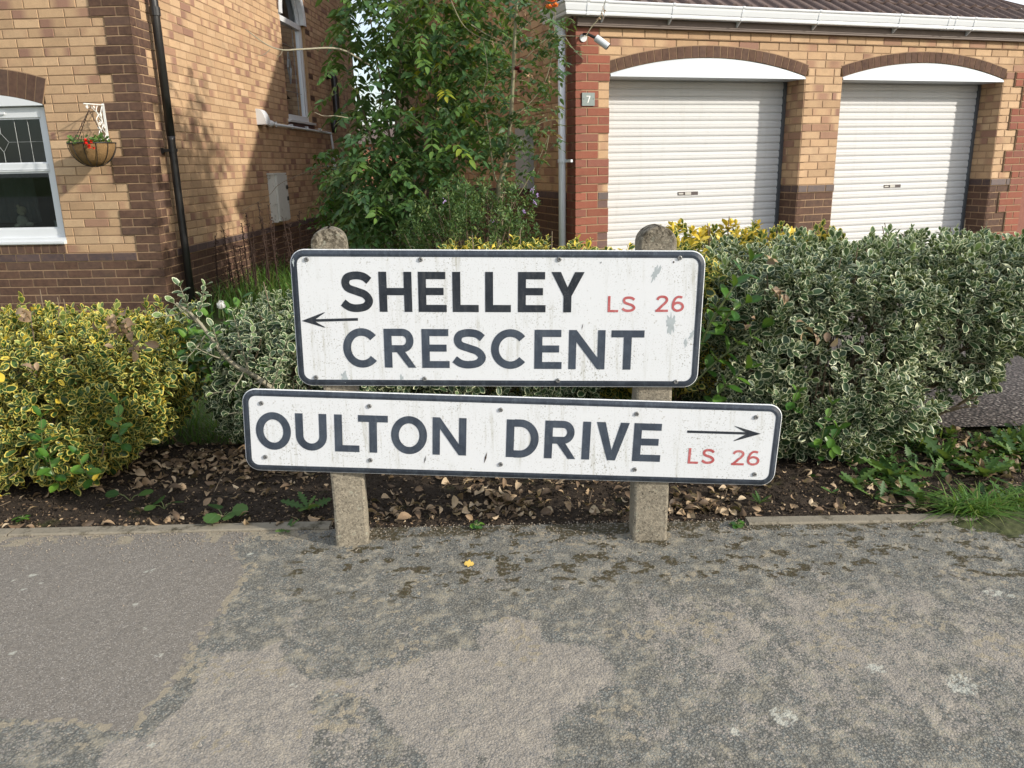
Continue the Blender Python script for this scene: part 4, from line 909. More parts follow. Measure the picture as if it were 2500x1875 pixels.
# glyphs: pieces as polygons (lists of points) or strokes (centre line, width) in a box of width w and height 1
def cat_rom(pts, n=6):
    P = [np.array(p, float) for p in pts]; P = [2*P[0]-P[1]]+P+[2*P[-1]-P[-2]]; out = []
    for i in range(1, len(P)-2):
        for t_ in np.linspace(0, 1, n, endpoint=False):
            a, b, c, d = P[i-1:i+3]; out.append(.5*((2*b)+(-a+c)*t_+(2*a-5*b+4*c-d)*t_**2+(-a+3*b-3*c+d)*t_**3))
    return out+[P[-2]]
def arcp(cx, cy, rx, ry, a0, a1, n=24): return [np.array([cx+rx*math.cos(R_(a0+(a1-a0)*i/n)), cy+ry*math.sin(R_(a0+(a1-a0)*i/n))]) for i in range(n+1)]
def glyph(ch, w, sw):
    h = sw/2; hs = sw*.92
    if ch == 'H': return [('p', [(0, 0), (sw, 0), (sw, 1), (0, 1)]), ('p', [(w-sw, 0), (w, 0), (w, 1), (w-sw, 1)]), ('p', [(sw, .5-hs*.5+.01), (w-sw, .5-hs*.5+.01), (w-sw, .5+hs*.5+.01), (sw, .5+hs*.5+.01)])]
    if ch == 'E': return [('p', [(0, 0), (sw, 0), (sw, 1), (0, 1)]), ('p', [(sw, 0), (w, 0), (w, hs), (sw, hs)]), ('p', [(sw, 1-hs), (w*.97, 1-hs), (w*.97, 1), (sw, 1)]), ('p', [(sw, .515-hs*.5), (w*.90, .515-hs*.5), (w*.90, .515+hs*.5), (sw, .515+hs*.5)])]
    if ch == 'L': return [('p', [(0, 0), (sw, 0), (sw, 1), (0, 1)]), ('p', [(sw, 0), (w, 0), (w, hs), (sw, hs)])]
    if ch == 'I': return [('p', [(0, 0), (w, 0), (w, 1), (0, 1)])]
    if ch == 'T': return [('p', [(0, 1-hs), (w, 1-hs), (w, 1), (0, 1)]), ('p', [(w/2-h, 0), (w/2+h, 0), (w/2+h, 1-hs), (w/2-h, 1-hs)])]
    if ch == 'N': return [('p', [(0, 0), (sw*.95, 0), (sw*.95, 1), (0, 1)]), ('p', [(w-sw*.95, 0), (w, 0), (w, 1), (w-sw*.95, 1)]), ('p', [(sw*.95, 1), (sw*.95, .70), (w-sw*.95, 0), (w-sw*.95, .30)])]
    if ch == 'V': return [('p', [(0, 1), (w/2-h*1.02, 0), (w/2, 0), (w/2, .27), (sw*1.12, 1)]), ('p', [(w, 1), (w-sw*1.12, 1), (w/2, .27), (w/2, 0), (w/2+h*1.02, 0)])]
    if ch == 'Y': return [('p', [(0, 1), (w/2-h, .40), (w/2, .40), (w/2, .62), (sw*1.2, 1)]), ('p', [(w, 1), (w-sw*1.2, 1), (w/2, .62), (w/2, .40), (w/2+h, .40)]), ('p', [(w/2-h, 0), (w/2+h, 0), (w/2+h, .40), (w/2-h, .40)])]
    if ch == 'O': return [('s', arcp(w/2, .5, w/2-h, .5-h+.01, 0, 360, 48), sw)]
    if ch == 'C': return [('s', arcp(w*.535, .5, w*.535-h, .5-h+.01, 40, 320, 40), sw)]
    if ch == 'U': return [('s', [np.array([h, 1]), np.array([h, .40])]+arcp(w/2, .40, w/2-h, .40-h, 180, 360, 20)[1:]+[np.array([w-h, 1])], sw)]
    if ch == 'D': return [('p', [(0, 0), (sw, 0), (sw, 1), (0, 1)]), ('s', [np.array([sw, 1-hs/2]), np.array([w*.42, 1-hs/2])]+arcp(w*.42, .5, w*.58-h, .5-hs/2, 90, -90, 24)[1:]+[np.array([sw, hs/2])], sw)]
    if ch == 'R': return [('p', [(0, 0), (sw, 0), (sw, 1), (0, 1)]), ('s', [np.array([sw, 1-hs/2]), np.array([w*.58, 1-hs/2])]+arcp(w*.58, .70, w*.36-h, .30-hs/2, 90, -90, 18)[1:]+[np.array([sw, .40+hs/2])], sw*.95), ('p', [(w*.40, .40), (w*.76, 0), (w, 0), (w*.64, .43)])]
    if ch == 'S': return [('s', cat_rom([(.90*w, .775), (.74*w, .875), (.50*w, .91), (.25*w, .865), (.145*w+h*.2, .735), (.24*w, .60), (.5*w, .515), (.76*w, .43), (w-h, .275), (.76*w, .135), (.48*w, .09), (.25*w, .125), (.07*w, .23)]), sw)]
    if ch == '2': return [('s', cat_rom([(.11*w, .72), (.22*w, .855), (.48*w, .91), (.76*w, .865), (.875*w, .72), (.76*w, .55), (.50*w, .36), (.17*w, .10)]), sw*.95), ('p', [(.0, 0), (w, 0), (w, sw*.9), (.0, sw*.9)])]
    if ch == '6': return [('s', arcp(w/2, .315, w/2-h, .315-h, 0, 360, 36), sw*.93), ('s', cat_rom([(h, .34), (.13*w, .56), (.28*w, .80), (.52*w, .905), (.82*w, .87)]), sw*.9)]
    if ch == '7': return [('p', [(0, 1-hs), (w, 1-hs), (w, 1), (0, 1)]), ('p', [(w*.72, 1-hs), (w, 1-hs), (w*.46, 0), (w*.24, 0)])]
    return []
def put_glyph(mb, ch, x0, y0, x1, y1, sw, F, zoff):
    """draw into box (x0,y0)-(x1,y1); F(x,y,z) maps plate coordinates to the world"""
    h = y1-y0; w = (x1-x0)/h
    for pi, pc in enumerate(glyph(ch, w, sw)):
        zo = zoff+pi*.00009
        if pc[0] == 'p':
            pts = [F(x0+p[0]*h, y0+p[1]*h, zo) for p in pc[1]]
            mb.add(pts, [tuple(range(len(pts)))])
        else:
            c = pc[1]; m = len(c); closed = np.linalg.norm(c[0]-c[-1]) < 1e-4; hw = pc[2]/2; a, b = [], []
            for i in range(m):
                if closed: tg = c[(i+1) % (m-1)]-c[(i-1) % (m-1)]
                else: tg = c[min(i+1, m-1)]-c[max(i-1, 0)]
                tg = tg/np.linalg.norm(tg); nn = np.array([-tg[1], tg[0]])
                p, q = c[i]+nn*hw, c[i]-nn*hw
                a.append(F(x0+p[0]*h, y0+p[1]*h, zo)); b.append(F(x0+q[0]*h, y0+q[1]*h, zo))
            mb.add(a+b, [(i, i+1, m+i+1, m+i) for i in range(m-1)])

def rrect(x0, y0, x1, y1, r, n=8):
    out = []
    for cx_, cy_, a0 in ((x1-r, y1-r, 0), (x0+r, y1-r, 90), (x0+r, y0+r, 180), (x1-r, y0+r, 270)):
        for i in range(n+1): a_ = R_(a0+90*i/n); out.append((cx_+r*math.cos(a_), cy_+r*math.sin(a_)))
    return out
def street_sign(corners, letters, reds, arrow, screws, label, off, peel, scr):
    """corners TL TR BL BR in pixels -> plate frame"""
    TLc, TRc, BLc, BRc = [sgn(*c) for c in corners]
    ctr = (TLc+TRc+BLc+BRc)/4; ax = (TRc-TLc)+(BRc-BLc); ang = math.atan2(ax[1], ax[0]); c_, s_ = math.cos(ang), math.sin(ang)
    W_ = (np.linalg.norm(TRc-TLc)+np.linalg.norm(BRc-BLc))/2; Hh = (np.linalg.norm(TLc-BLc)+np.linalg.norm(TRc-BRc))/2
    def F(x, y, z): return PA+SD*(ctr[0]+c_*x-s_*y)+UP*(ctr[1]+s_*x+c_*y)+SN*(off+.006+z)
    def loc(u, v): d = sgn(u, v)-ctr; return np.array([c_*d[0]+s_*d[1], -s_*d[0]+c_*d[1]])
    th = thing('street_sign', F(0, -Hh/2, 0), label, 'sign', 'street name signs on the two posts')
    hx, hy = W_/2, Hh/2; rr = .036
    rings = [(0, rr, -.0075), (0, rr, -.0050), (.0012, rr-.001, -.0040), (.011, rr-.010, 0.)]
    mb = MB(); ls_ = []
    for ins, r_, z_ in rings: ls_.append([F(x, y, z_) for x, y in rrect(-hx+ins, -hy+ins, hx-ins, hy-ins, r_)])
    n = len(ls_[0]); mb.add([p for q in ls_ for p in q], [(i*n+j, i*n+(j+1) % n, (i+1)*n+(j+1) % n, (i+1)*n+j) for i in range(3) for j in range(n)]+[tuple(range(3*n, 4*n)), tuple(range(n-1, -1, -1))])
    mb.build('plate', M_SIGNW, th)
    mb = MB(); ls_ = []
    for ins, r_, z_ in [(.0020, rr-.0018, -.0030), (.011, rr-.010, .0006), (.0175, rr-.0165, .0006)]: ls_.append([F(x, y, z_) for x, y in rrect(-hx+ins, -hy+ins, hx-ins, hy-ins, r_)])
    mb.add([p for q in ls_ for p in q], [(i*n+j, i*n+(j+1) % n, (i+1)*n+(j+1) % n, (i+1)*n+j) for i in range(2) for j in range(n)]); mb.build('border', M_BORDER, th)
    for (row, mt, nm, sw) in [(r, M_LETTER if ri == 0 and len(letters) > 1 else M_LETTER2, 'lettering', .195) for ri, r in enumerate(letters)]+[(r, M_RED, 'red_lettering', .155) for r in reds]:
        bx = []
        for (ch, x0, y0, x1, y1) in row:
            bl = loc(x0, y1); tr_ = loc(x1, y0); tl_ = loc(x0, y0); br_ = loc(x1, y1)
            bx.append([ch, (bl[0]+tl_[0])/2, (bl[1]+br_[1])/2, (tr_[0]+br_[0])/2, (tl_[1]+tr_[1])/2])
        b_ = float(np.mean([q[2] for q in bx])); t_ = float(np.mean([q[4] for q in bx]))
        # baseline may slope a hair across the row
        xs_ = np.array([(q[1]+q[3])/2 for q in bx]); k0 = np.polyfit(xs_, [q[2] for q in bx], 1) if len(bx) > 2 else (0, b_); k1 = np.polyfit(xs_, [q[4] for q in bx], 1) if len(bx) > 2 else (0, t_)
        mb = MB()
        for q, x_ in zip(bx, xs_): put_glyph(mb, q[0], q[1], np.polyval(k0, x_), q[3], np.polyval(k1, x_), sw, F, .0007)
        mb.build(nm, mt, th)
    (tip, tail, b1, b2, wd) = arrow
    T_, A_, B1, B2 = loc(*tip), loc(*tail), loc(*b1), loc(*b2); d_ = (A_-T_)/np.linalg.norm(A_-T_); nn = np.array([-d_[1], d_[0]])
    mb = MB(); bl = T_+d_*(np.dot(B1-T_, d_))
    inner = T_+d_*.030
    hw = wd/2
    mb.add([F(*(T_+d_*.018+nn*hw), .0007), F(*(A_+nn*hw), .0007), F(*(A_-nn*hw), .0007), F(*(T_+d_*.018-nn*hw), .0007)], [(0, 1, 2, 3)])
    for B_, sg_ in ((B1, 1), (B2, -1)):
        e_ = (B_-T_); notch = T_+d_*(np.linalg.norm(e_)*.50)
        mb.add([F(*T_, .0008), F(*B_, .0008), F(*(B_-d_*.0135), .0008) if False else F(*(B_+d_*.004), .0008), F(*notch, .0008)], [(0, 1, 2, 3)])
    mb.build('arrow', M_LETTER, th)
    for (u, v) in screws:
        p = loc(u, v); mb = MB(); o_ = F(p[0], p[1], 0)
        def ring(r_, z_): return [o_+SN*z_+(SD*math.cos(2*math.pi*i/14)+UP*math.sin(2*math.pi*i/14))*r_ for i in range(14)]
        vs = ring(.0060, .0004)+ring(.0058, .0026)+ring(.0042, .0036)+ring(.0023, .0032)+ring(.0020, .0010)
        mb.add(vs, [(k*14+i, k*14+(i+1) % 14, (k+1)*14+(i+1) % 14, (k+1)*14+i) for k in range(4) for i in range(14)]+[tuple(range(56, 70))]); mb.build('screw', M_RIVET, th)
    for (u, v, r_, sd_, ex) in peel:   # flaked paint, ragged patch of bare metal
        p = loc(u, v); rn = random.Random(sd_); k = 26; pts = []
        for i in range(k):
            a_ = 2*math.pi*i/k; q = r_*(.45+.75*rn.random()); pts.append(F(p[0]+q*math.cos(a_)*.6+ex*q*math.sin(a_), p[1]+q*math.sin(a_)*1.3, .0003))
        mb = MB(); mb.add(pts+[F(p[0], p[1], .0003)], [(i, (i+1) % k, k) for i in range(k)]); mb.build('paint_flake', M_PEEL, th)
    for (u0, v0, u1, v1, wd_, dk) in scr:   # short scratches
        p, q = loc(u0, v0), loc(u1, v1); d_ = (q-p)/np.linalg.norm(q-p); nn = np.array([-d_[1], d_[0]])*wd_/2
        mb = MB(); mb.add([F(*(p), .0010), F(*((p+q)/2+nn), .0010), F(*(q), .0010), F(*((p+q)/2-nn), .0010)], [(0, 1, 2, 3)]); mb.build('scratch', dk, th)
    return th, F, loc
def z5(row): return [(c, 550+a/2.37, 530+b/2.37, 550+d/2.37, 530+e/2.37) for c, a, b, d, e in row]
def z6(row): return [(c, 1200+a/2.212, 530+b/2.212, 1200+d/2.212, 530+e/2.212) for c, a, b, d, e in row]
p5 = lambda x, y: (550+x/2.37, 530+y/2.37); p6 = lambda x, y: (1200+x/2.212, 530+y/2.212)
row1 = z5([('S', 666, 312, 853, 548), ('H', 890, 318, 1080, 548), ('E', 1117, 318, 1280, 548), ('L', 1315, 318, 1466, 548)])+[('L', 550+1504/2.37, 530+318/2.37, 1200+105/2.212, 530+514/2.212)]+z6([('E', 143, 295, 293, 513), ('Y', 322, 295, 500, 514)])
row2 = z5([('C', 683, 640, 886, 869), ('R', 920, 650, 1103, 869), ('E', 1138, 650, 1297, 872), ('S', 1313, 648, 1508, 876)])+[('C', 550+1538/2.37, 530+648/2.37, 1200+193/2.212, 530+818/2.212)]+z6([('E', 232, 610, 380, 819), ('N', 417, 610, 613, 821), ('T', 645, 610, 822, 823)])
red1 = z6([('L', 628, 428, 685, 513), ('S', 702, 425, 778, 514)]); red1b = z6([('2', 887, 422, 955, 512), ('6', 973, 421, 1041, 512)])
row3 = z5([('O', 178, 1130, 380, 1343), ('U', 408, 1138, 588, 1356), ('L', 633, 1142, 775, 1356), ('T', 770, 1147, 942, 1360), ('O', 960, 1152, 1168, 1368), ('N', 1200, 1160, 1395, 1375)])+z6([('D', 80, 1095, 255, 1297), ('R', 287, 1101, 458, 1304), ('I', 490, 1104, 533, 1309), ('V', 563, 1106, 740, 1312), ('E', 765, 1115, 917, 1322)])
red2 = z6([('L', 1062, 1249, 1118, 1331), ('S', 1134, 1249, 1206, 1334)]); red2b = z6([('2', 1298, 1257, 1366, 1339), ('6', 1380, 1258, 1449, 1343)])
q_ = lambda x, y: (x*D_, y*D_)
UPP = street_sign([(698, 612), (1722, 609), (735, 939), (1706, 950)], [row1, row2], [red1, red1b], (p5(443, 600), p5(768, 591), p5(570, 551), p5(572, 638), .0068),
    [p5(470, 245), p5(1130, 245), p5(525, 927), p5(1153, 935), p6(365, 228), p6(1016, 220), p6(358, 882), p6(995, 889)],
    'upper street sign reading SHELLEY CRESCENT LS 26 with arrow to the left', PLOFF,
    [p6(970, 575)+(.022, 3, 0), p6(885, 305)+(.016, 5, .5), p6(1085, 630)+(.012, 7, .5), p6(1048, 680)+(.010, 8, 0), p5(395, 262)+(.008, 9, 0), p5(690, 925)+(.013, 10, 0), p5(1020, 932)+(.009, 12, 0)],
    [p6(495, 572)+p6(487, 610)+(.0016, M_CHAIN), p6(593, 238)+p6(590, 252)+(.003, M_LEAD), p6(985, 235)+p6(982, 250)+(.004, M_CHAIN)])
LOW = street_sign([(589, 953), (1907, 986), (600, 1145), (1897, 1191)], [row3], [red2, red2b], (p6(1455, 1170), p6(1057, 1158), p6(1320, 1129), p6(1312, 1209), .0066),
    [p5(209, 1076), p5(834, 1093), p5(232, 1387), p5(840, 1405), p6(50, 1040), p6(784, 1062), p6(1428, 1080), p6(50, 1334), p6(773, 1362), p6(1420, 1388)],
    'lower street sign reading OULTON DRIVE LS 26 with arrow to the right', PLOFF,
    [p5(1157, 1400)+(.004, 13, 0)], [p5(1162, 1375)+p5(1150, 1430)+(.0022, M_CHAIN), p5(1515, 1358)+p5(1498, 1425)+(.0045, M_CHAIN)])

# ------------------------------------------------------------------ small things on the houses
def scroll(mb, P, c, r0, a0, turns, r, sgn_=1, n=26):
    pts = []
    for i in range(n+1):
        t_ = i/n; a_ = a0+sgn_*turns*2*math.pi*t_; rr_ = r0*(1-.78*t_); pts.append(P(c[0]+rr_*math.cos(a_), c[1]+rr_*math.sin(a_)))
    mb.tube(pts, r, 6)
br = thing('wall_bracket', PL(.336, 1.22, 0), 'white scrolled iron bracket fixed to the quoin and holding the hanging basket', 'bracket')
BP = lambda a, z: PL(.336, z, a)          # in the plane square to the wall: a = distance from wall
mb = MB(); mb.box(PL(.336, 0), LF, -LS, UP, -.010, .010, .003, .008, 1.215, 1.565); mb.build('wall_plate', M_WHITEPAINT, br)
mb = MB(); mb.tube([BP(.004, 1.553), BP(.30, 1.545)], .0055, 6); mb.build('arm', M_WHITEPAINT, br)
mb = MB(); r = .0036
mb.tube([BP(a, z) for a, z in cat_rom([(.03, 1.54), (.06, 1.48), (.05, 1.40), (.07, 1.36), (.03, 1.325), (.006, 1.31)])], r, 6)
mb.tube([BP(a, z) for a, z in cat_rom([(.23, 1.543), (.15, 1.50), (.10, 1.475), (.14, 1.43), (.12, 1.385)])], r, 6)
mb.tube([BP(a, z) for a, z in cat_rom([(.10, 1.54), (.125, 1.50), (.10, 1.46), (.06, 1.42), (.10, 1.385)])], r, 6)
mb.tube([BP(a, z) for a, z in cat_rom([(.12, 1.34), (.135, 1.30), (.11, 1.265)])], r, 6); mb.tube([BP(a, z) for a, z in cat_rom([(.10, 1.345), (.07, 1.29), (.04, 1.262), (.008, 1.268)])], r, 6)
for c, r0, a0, tn, sg_ in (((.10, 1.40), .022, 1.5, 1.1, 1), ((.065, 1.475), .020, 0, 1.2, -1), ((.128, 1.365), .017, 2, 1.2, 1), ((.10, 1.355), .014, 0, 1.1, -1), ((.118, 1.255), .024, 0, 1.3, -1), ((.03, 1.295), .020, 1.6, 1.2, 1), ((.03, 1.375), .016, 1.5, 1.1, -1), ((.15, 1.525), .012, 0, 1, 1), ((.262, 1.523), .018, 1.6, 1.2, 1)):
    scroll(mb, BP, c, r0, a0, tn, r, sg_)
mb.build('scrollwork', M_WHITEPAINT, br)
BO = .235; BS = .336; BZ = 1.235
def BC(x, y, z): return PL(BS+.02+x, z, BO+y)
hb = thing('hanging_basket', BC(0, 0, 1.02), 'coco lined wire hanging basket of green plants and red flowers beside the left window', 'basket')
BR = .180
prof = [(BR*math.cos(a), BZ-.185*math.sin(a)) for a in np.linspace(.02, math.pi/2-.05, 12)]
mb = MB(); n = 40
vs = []
for r_, z_ in prof:
    for i in range(n):
        a_ = 2*math.pi*i/n; q = r_*(1+.025*math.sin(a_*8)+.02*random.uniform(-1, 1)); vs.append(BC(q*math.cos(a_), q*math.sin(a_), z_))
fs = [(i*n+j, i*n+(j+1) % n, (i+1)*n+(j+1) % n, (i+1)*n+j) for i in range(11) for j in range(n)]+[tuple(range(11*n, 12*n))]
mb.add(vs, fs)
t = NT('coco_fibre', .2); o = t.obj(); c = t.mix(t.noise(26, 6, .75, o), (.36, .22, .10), (.15, .09, .04)); c = t.mix(t.ramp(t.noise(12, 3, .6, o), .66, .72), c, (.02, .014, .01)); t.bump(t.noise(90, 5, .8, o), 1, .008)
mb.build('liner', t.out(c, .95), hb, smooth=True)
mb = MB(); mb.tube([BC((BR+.006)*math.cos(a), (BR+.006)*math.sin(a), BZ) for a in np.linspace(0, 2*math.pi, 41)], .0045, 6)
for k in range(12):
    a_ = 2*math.pi*(k+.3)/12; mb.tube([BC((BR+.006)*math.cos(b_)*math.cos(a_), (BR+.006)*math.cos(b_)*math.sin(a_), BZ-.192*math.sin(b_)) for b_ in np.linspace(0, math.pi/2, 12)], .003, 5)
mb.build('wire_frame', M_WIREBLK, hb)
HK = BC(-.02, 0, 1.50); mb = MB()
for k, a_ in enumerate((2.75, -.35, 1.2)):
    e = BC(BR*math.cos(a_), BR*math.sin(a_), BZ); nl = 26
    for i in range(nl):
        p, q = HK+(e-HK)*(i+.08)/nl, HK+(e-HK)*(i+.92)/nl; mb.tube([p, q], .0042 if i % 2 else .0028, 5)
mb.build('chain', M_CHAIN, hb)
mb = MB(); mb.tube([HK+np.array([.018*math.sin(a), 0, .025-.018*math.cos(a)+.0]) for a in np.linspace(-.2, 4.6, 16)], .0026, 5); mb.build('hook', M_CHAIN, hb)

nb = thing('house_number_plaque', PR(.12, 1.49, 0), 'square grey green slate plaque with white number 7 on the red brick pier', 'sign')
mb = MB(); rbox(mb, .058, .182, 1.490, 1.602, .002, .014); mb.build('plaque', M_SLATE, nb)
mb = MB(); F7 = lambda x, y, z: PR(x, y, .0145+z); put_glyph(mb, '7', .100, 1.515, .138, 1.575, .11, F7, .0004); mb.build('number', M_WHITEPAINT, nb)
mb = MB()
for s_ in (.074, .166): mb.add([PR(s_+.004*math.cos(a), 1.548+.004*math.sin(a), .0148) for a in np.linspace(0, 5.7, 10)], [tuple(range(10))])
mb.build('screw', M_DARK, nb)
sc_ = thing('security_camera', PR(.10, 2.0, 0), 'small white cylindrical camera on a black arm above the number plaque', 'camera')
mb = MB(); a0, a1 = PR(.135, 2.045, .13), PR(.225, 1.965, .19); dd = (a1-a0)/np.linalg.norm(a1-a0)
mb.tube([a0, a0+dd*.001, a1-dd*.004, a1], [.026, .031, .031, .029], 16); mb.build('body', M_PVC, sc_, smooth=False)
mb = MB(); mb.tube([a1+dd*.0005, a1+dd*.002], .026, 14); mb.build('lens', M_WIREBLK, sc_)
mb = MB(); mb.tube([PR(.07, 2.06, 0), PR(.07, 2.06, .012)], .034, 14); mb.build('base_plate', M_PVC, sc_)
mb = MB(); mb.tube([PR(.07, 2.09, .012), PR(.085, 2.075, .09), a0+dd*.01], [.012, .012, .014], 8); mb.build('arm', M_WIREBLK, sc_)
# inside the left window: pale soft toy and little white box on the inner sill
ty = thing('soft_toy', PL(1.335, .53, -.16), 'cream plush toy sitting on the inner sill at the left edge of the photo', 'toy')
mb = MB()
def ball(mb, c, r3, n=12):
    c = np.asarray(c, float); vs = [c+np.array([r3[0]*math.sin(math.pi*i/8)*math.cos(2*math.pi*j/n), r3[1]*math.sin(math.pi*i/8)*math.sin(2*math.pi*j/n), r3[2]*math.cos(math.pi*i/8)]) for i in range(9) for j in range(n)]
    mb.add(vs, [(i*n+j, i*n+(j+1) % n, (i+1)*n+(j+1) % n, (i+1)*n+j) for i in range(8) for j in range(n)])
ball(mb, PL(1.34, .585, -.16), (.05, .04, .055)); ball(mb, PL(1.265, .555, -.14), (.035, .03, .022)); ball(mb, PL(1.37, .545, -.13), (.03, .03, .02)); mb.build('body', simple('cream_plush', (.55, .54, .46), .95, .2, 60, .6), ty, smooth=True)
mb = MB(); ball(mb, PL(1.33, .675, -.16), (.042, .04, .04)); ball(mb, PL(1.36, .715, -.16), (.014, .01, .016)); ball(mb, PL(1.305, .66, -.13), (.018, .016, .014)); mb.build('head', simple('cream_plush_head', (.58, .52, .34), .95, .2, 60, .6), ty, smooth=True)
tb = MB(); fbox(tb, .965, 1.02, .515, .575, -.18, -.125); fbox(tb, .960, 1.025, .5755, .583, -.185, -.12)
tbo = tb.build('small_box', simple('white_card_box', (.55, .60, .58), .6)); tag(tbo, 'small pale box with lid in the right corner of the left window', 'box')
tb = MB(); fbox(tb, WIN[0]+.03, WIN[1]-.03, .497, .513, -.31, -.106); tb.build('inner_sill', M_PVC, w)

# ------------------------------------------------------------------ foliage
def leaf_tmpl(rows, cols, wid, fold=.12, curl=.10, notch=False, teeth=0):
    """unit-length leaf along +x, width along y; returns verts, faces, edge value"""
    V, E = [], []
    for i, s_ in enumerate(rows):
        hw = wid(s_)
        for j, c in enumerate(cols):
            q = 1+(teeth*(1 if i % 2 else -1) if abs(c) == 1 and 0 < i < len(rows)-1 else 0)
            y = c*hw*q; z = fold*abs(y)-curl*(s_**2)*.9+.02*math.sin(s_*7)
            V.append((s_, y, z)); E.append(max(abs(c), 1. if i in (0, len(rows)-1) else 0, .75 if i == len(rows)-2 else 0))
    n = len(cols); F = [(i*n+j, (i+1)*n+j, (i+1)*n+j+1, i*n+j+1) for i in range(len(rows)-1) for j in range(n-1)]
    return np.array(V, float), np.array(F), np.array(E)
ob = lambda s_: .03+.27*(max(0, math.sin(math.pi*min(1, s_)**1.25)))**.75
ov = lambda s_: .02+.23*(max(0, math.sin(math.pi*min(1, s_)**.78)))**.9*(1-.25*s_)
T_EU = leaf_tmpl([0, .2, .45, .7, .9, 1.], [-1, -.5, 0, .5, 1], ob, .35, .12)
T_EU2 = leaf_tmpl([0, .4, .8, 1.], [-1, 0, 1], ob, .35, .12)
T_OV = leaf_tmpl([0, .18, .42, .68, .88, 1.], [-1, 0, 1], ov, .3, .2)
T_HEBE = leaf_tmpl([0, .5, 1.], [-1, 0, 1], lambda s_: .02+.12*math.sin(math.pi*s_), .2, .1)
T_DAND = leaf_tmpl([0, .12, .20, .28, .36, .44, .52, .60, .68, .76, .84, .92, 1.], [-1, 0, 1], lambda s_: .02+.13*math.sin(math.pi*s_**1.4)**.8, .25, .25, teeth=.42)
T_ROUND = leaf_tmpl([0, .08, .2, .35, .5, .65, .8, .92, 1.], [-1, -.5, 0, .5, 1], lambda s_: .5*math.sqrt(max(0, 1-(2*s_-1)**2))*1.05+.02, .12, .05, teeth=.07)
def nrmz(a): return a/(np.linalg.norm(a, axis=-1, keepdims=True)+1e-9)
def leaf_mesh(name, T, P, X, N, size, g, b, mat, parent, wscale=None, quad=True):
    tv, tf, te = T; P = np.asarray(P); X = nrmz(np.asarray(X)); N = np.asarray(N); N = nrmz(N-X*np.sum(N*X, -1, keepdims=True)); Yv = np.cross(N, X)
    n = len(P); size = np.asarray(size)[:, None, None]
    ws = 1 if wscale is None else np.asarray(wscale)[:, None, None]
    V = P[:, None]+size*(tv[None, :, 0:1]*X[:, None]+tv[None, :, 1:2]*ws*Yv[:, None]+tv[None, :, 2:3]*N[:, None])
    F = tf[None]+(np.arange(n)*len(tv))[:, None, None]
    A = np.ones((n, len(tv), 4)); A[..., 0] = te[None]; A[..., 1] = np.asarray(g)[:, None]; A[..., 2] = np.asarray(b)[:, None]
    return npmesh(name, V.reshape(-1, 3), F.reshape(-1, 4), mat, A.reshape(-1, 4), True, parent)
def rdir(n):
    v = rng.normal(size=(n, 3)); return nrmz(v)
def shoots(P, D, m, L, spread=(25, 70), step=.010):
    """decussate leaves along the last centimetres of shoots; returns leaf base, direction, normal, order"""
    n = len(P); D = nrmz(D); a = nrmz(np.cross(D, rdir(n))); b = np.cross(D, a); out = []
    for k in range(m):
        for sgn_ in (1, -1):
            ph = (k % 2)*math.pi/2+rng.normal(0, .25, n); rad = sgn_*(a*np.cos(ph)[:, None]+b*np.sin(ph)[:, None])
            ang = np.radians(spread[0]+(spread[1]-spread[0])*(k/(max(1, m-1)))+rng.normal(0, 9, n))
            X = D*np.cos(ang)[:, None]+rad*np.sin(ang)[:, None]; Nn = D*np.sin(ang)[:, None]-rad*np.cos(ang)[:, None]
            out.append((P-D*(k*step+.002), X, Nn+rng.normal(0, .15, (n, 3)), np.full(n, k)))
    return [np.concatenate([o[i] for o in out]) for i in range(4)]
def lobe_pts(lobes, dens, shrink=1., p=3.0, rough=.07, seed=0, zmin=.03):
    Ps, Ns = [], []
    for li, (c, r) in enumerate(lobes):
        c = np.array(c, float); r = np.array(r, float)*shrink
        area = 4*math.pi*((r[0]*r[1])**1.6+(r[0]*r[2])**1.6+(r[1]*r[2])**1.6)**(1/1.6)/3**(1/1.6)
        n = int(area*dens); q = rng.uniform(-1, 1, (n*3, 3)); q = q[np.linalg.norm(q, axis=1) > .3][:n]
        k = (np.abs(q)**p).sum(1)**(1/p); u = q/k[:, None]
        bump = 1+rough*(vnoise(u[:, 0]*4+seed+li*5, u[:, 1]*4+u[:, 2]*5.3, 7)*2-1)+rough*.7*(vnoise(u[:, 0]*9+3+seed, u[:, 2]*9+u[:, 1]*7, 8)*2-1)
        P = c+u*r*bump[:, None]; Nn = nrmz(np.sign(u)*np.abs(u)**(p-1)/r)
        keep = P[:, 2] > zmin
        for lj, (c2, r2) in enumerate(lobes):
            if lj == li: continue
            d = (np.abs((P-np.array(c2))/(np.array(r2)*shrink*.93))**p).sum(1); keep &= d > 1
        Ps.append(P[keep]); Ns.append(Nn[keep])
    return np.concatenate(Ps), np.concatenate(Ns)
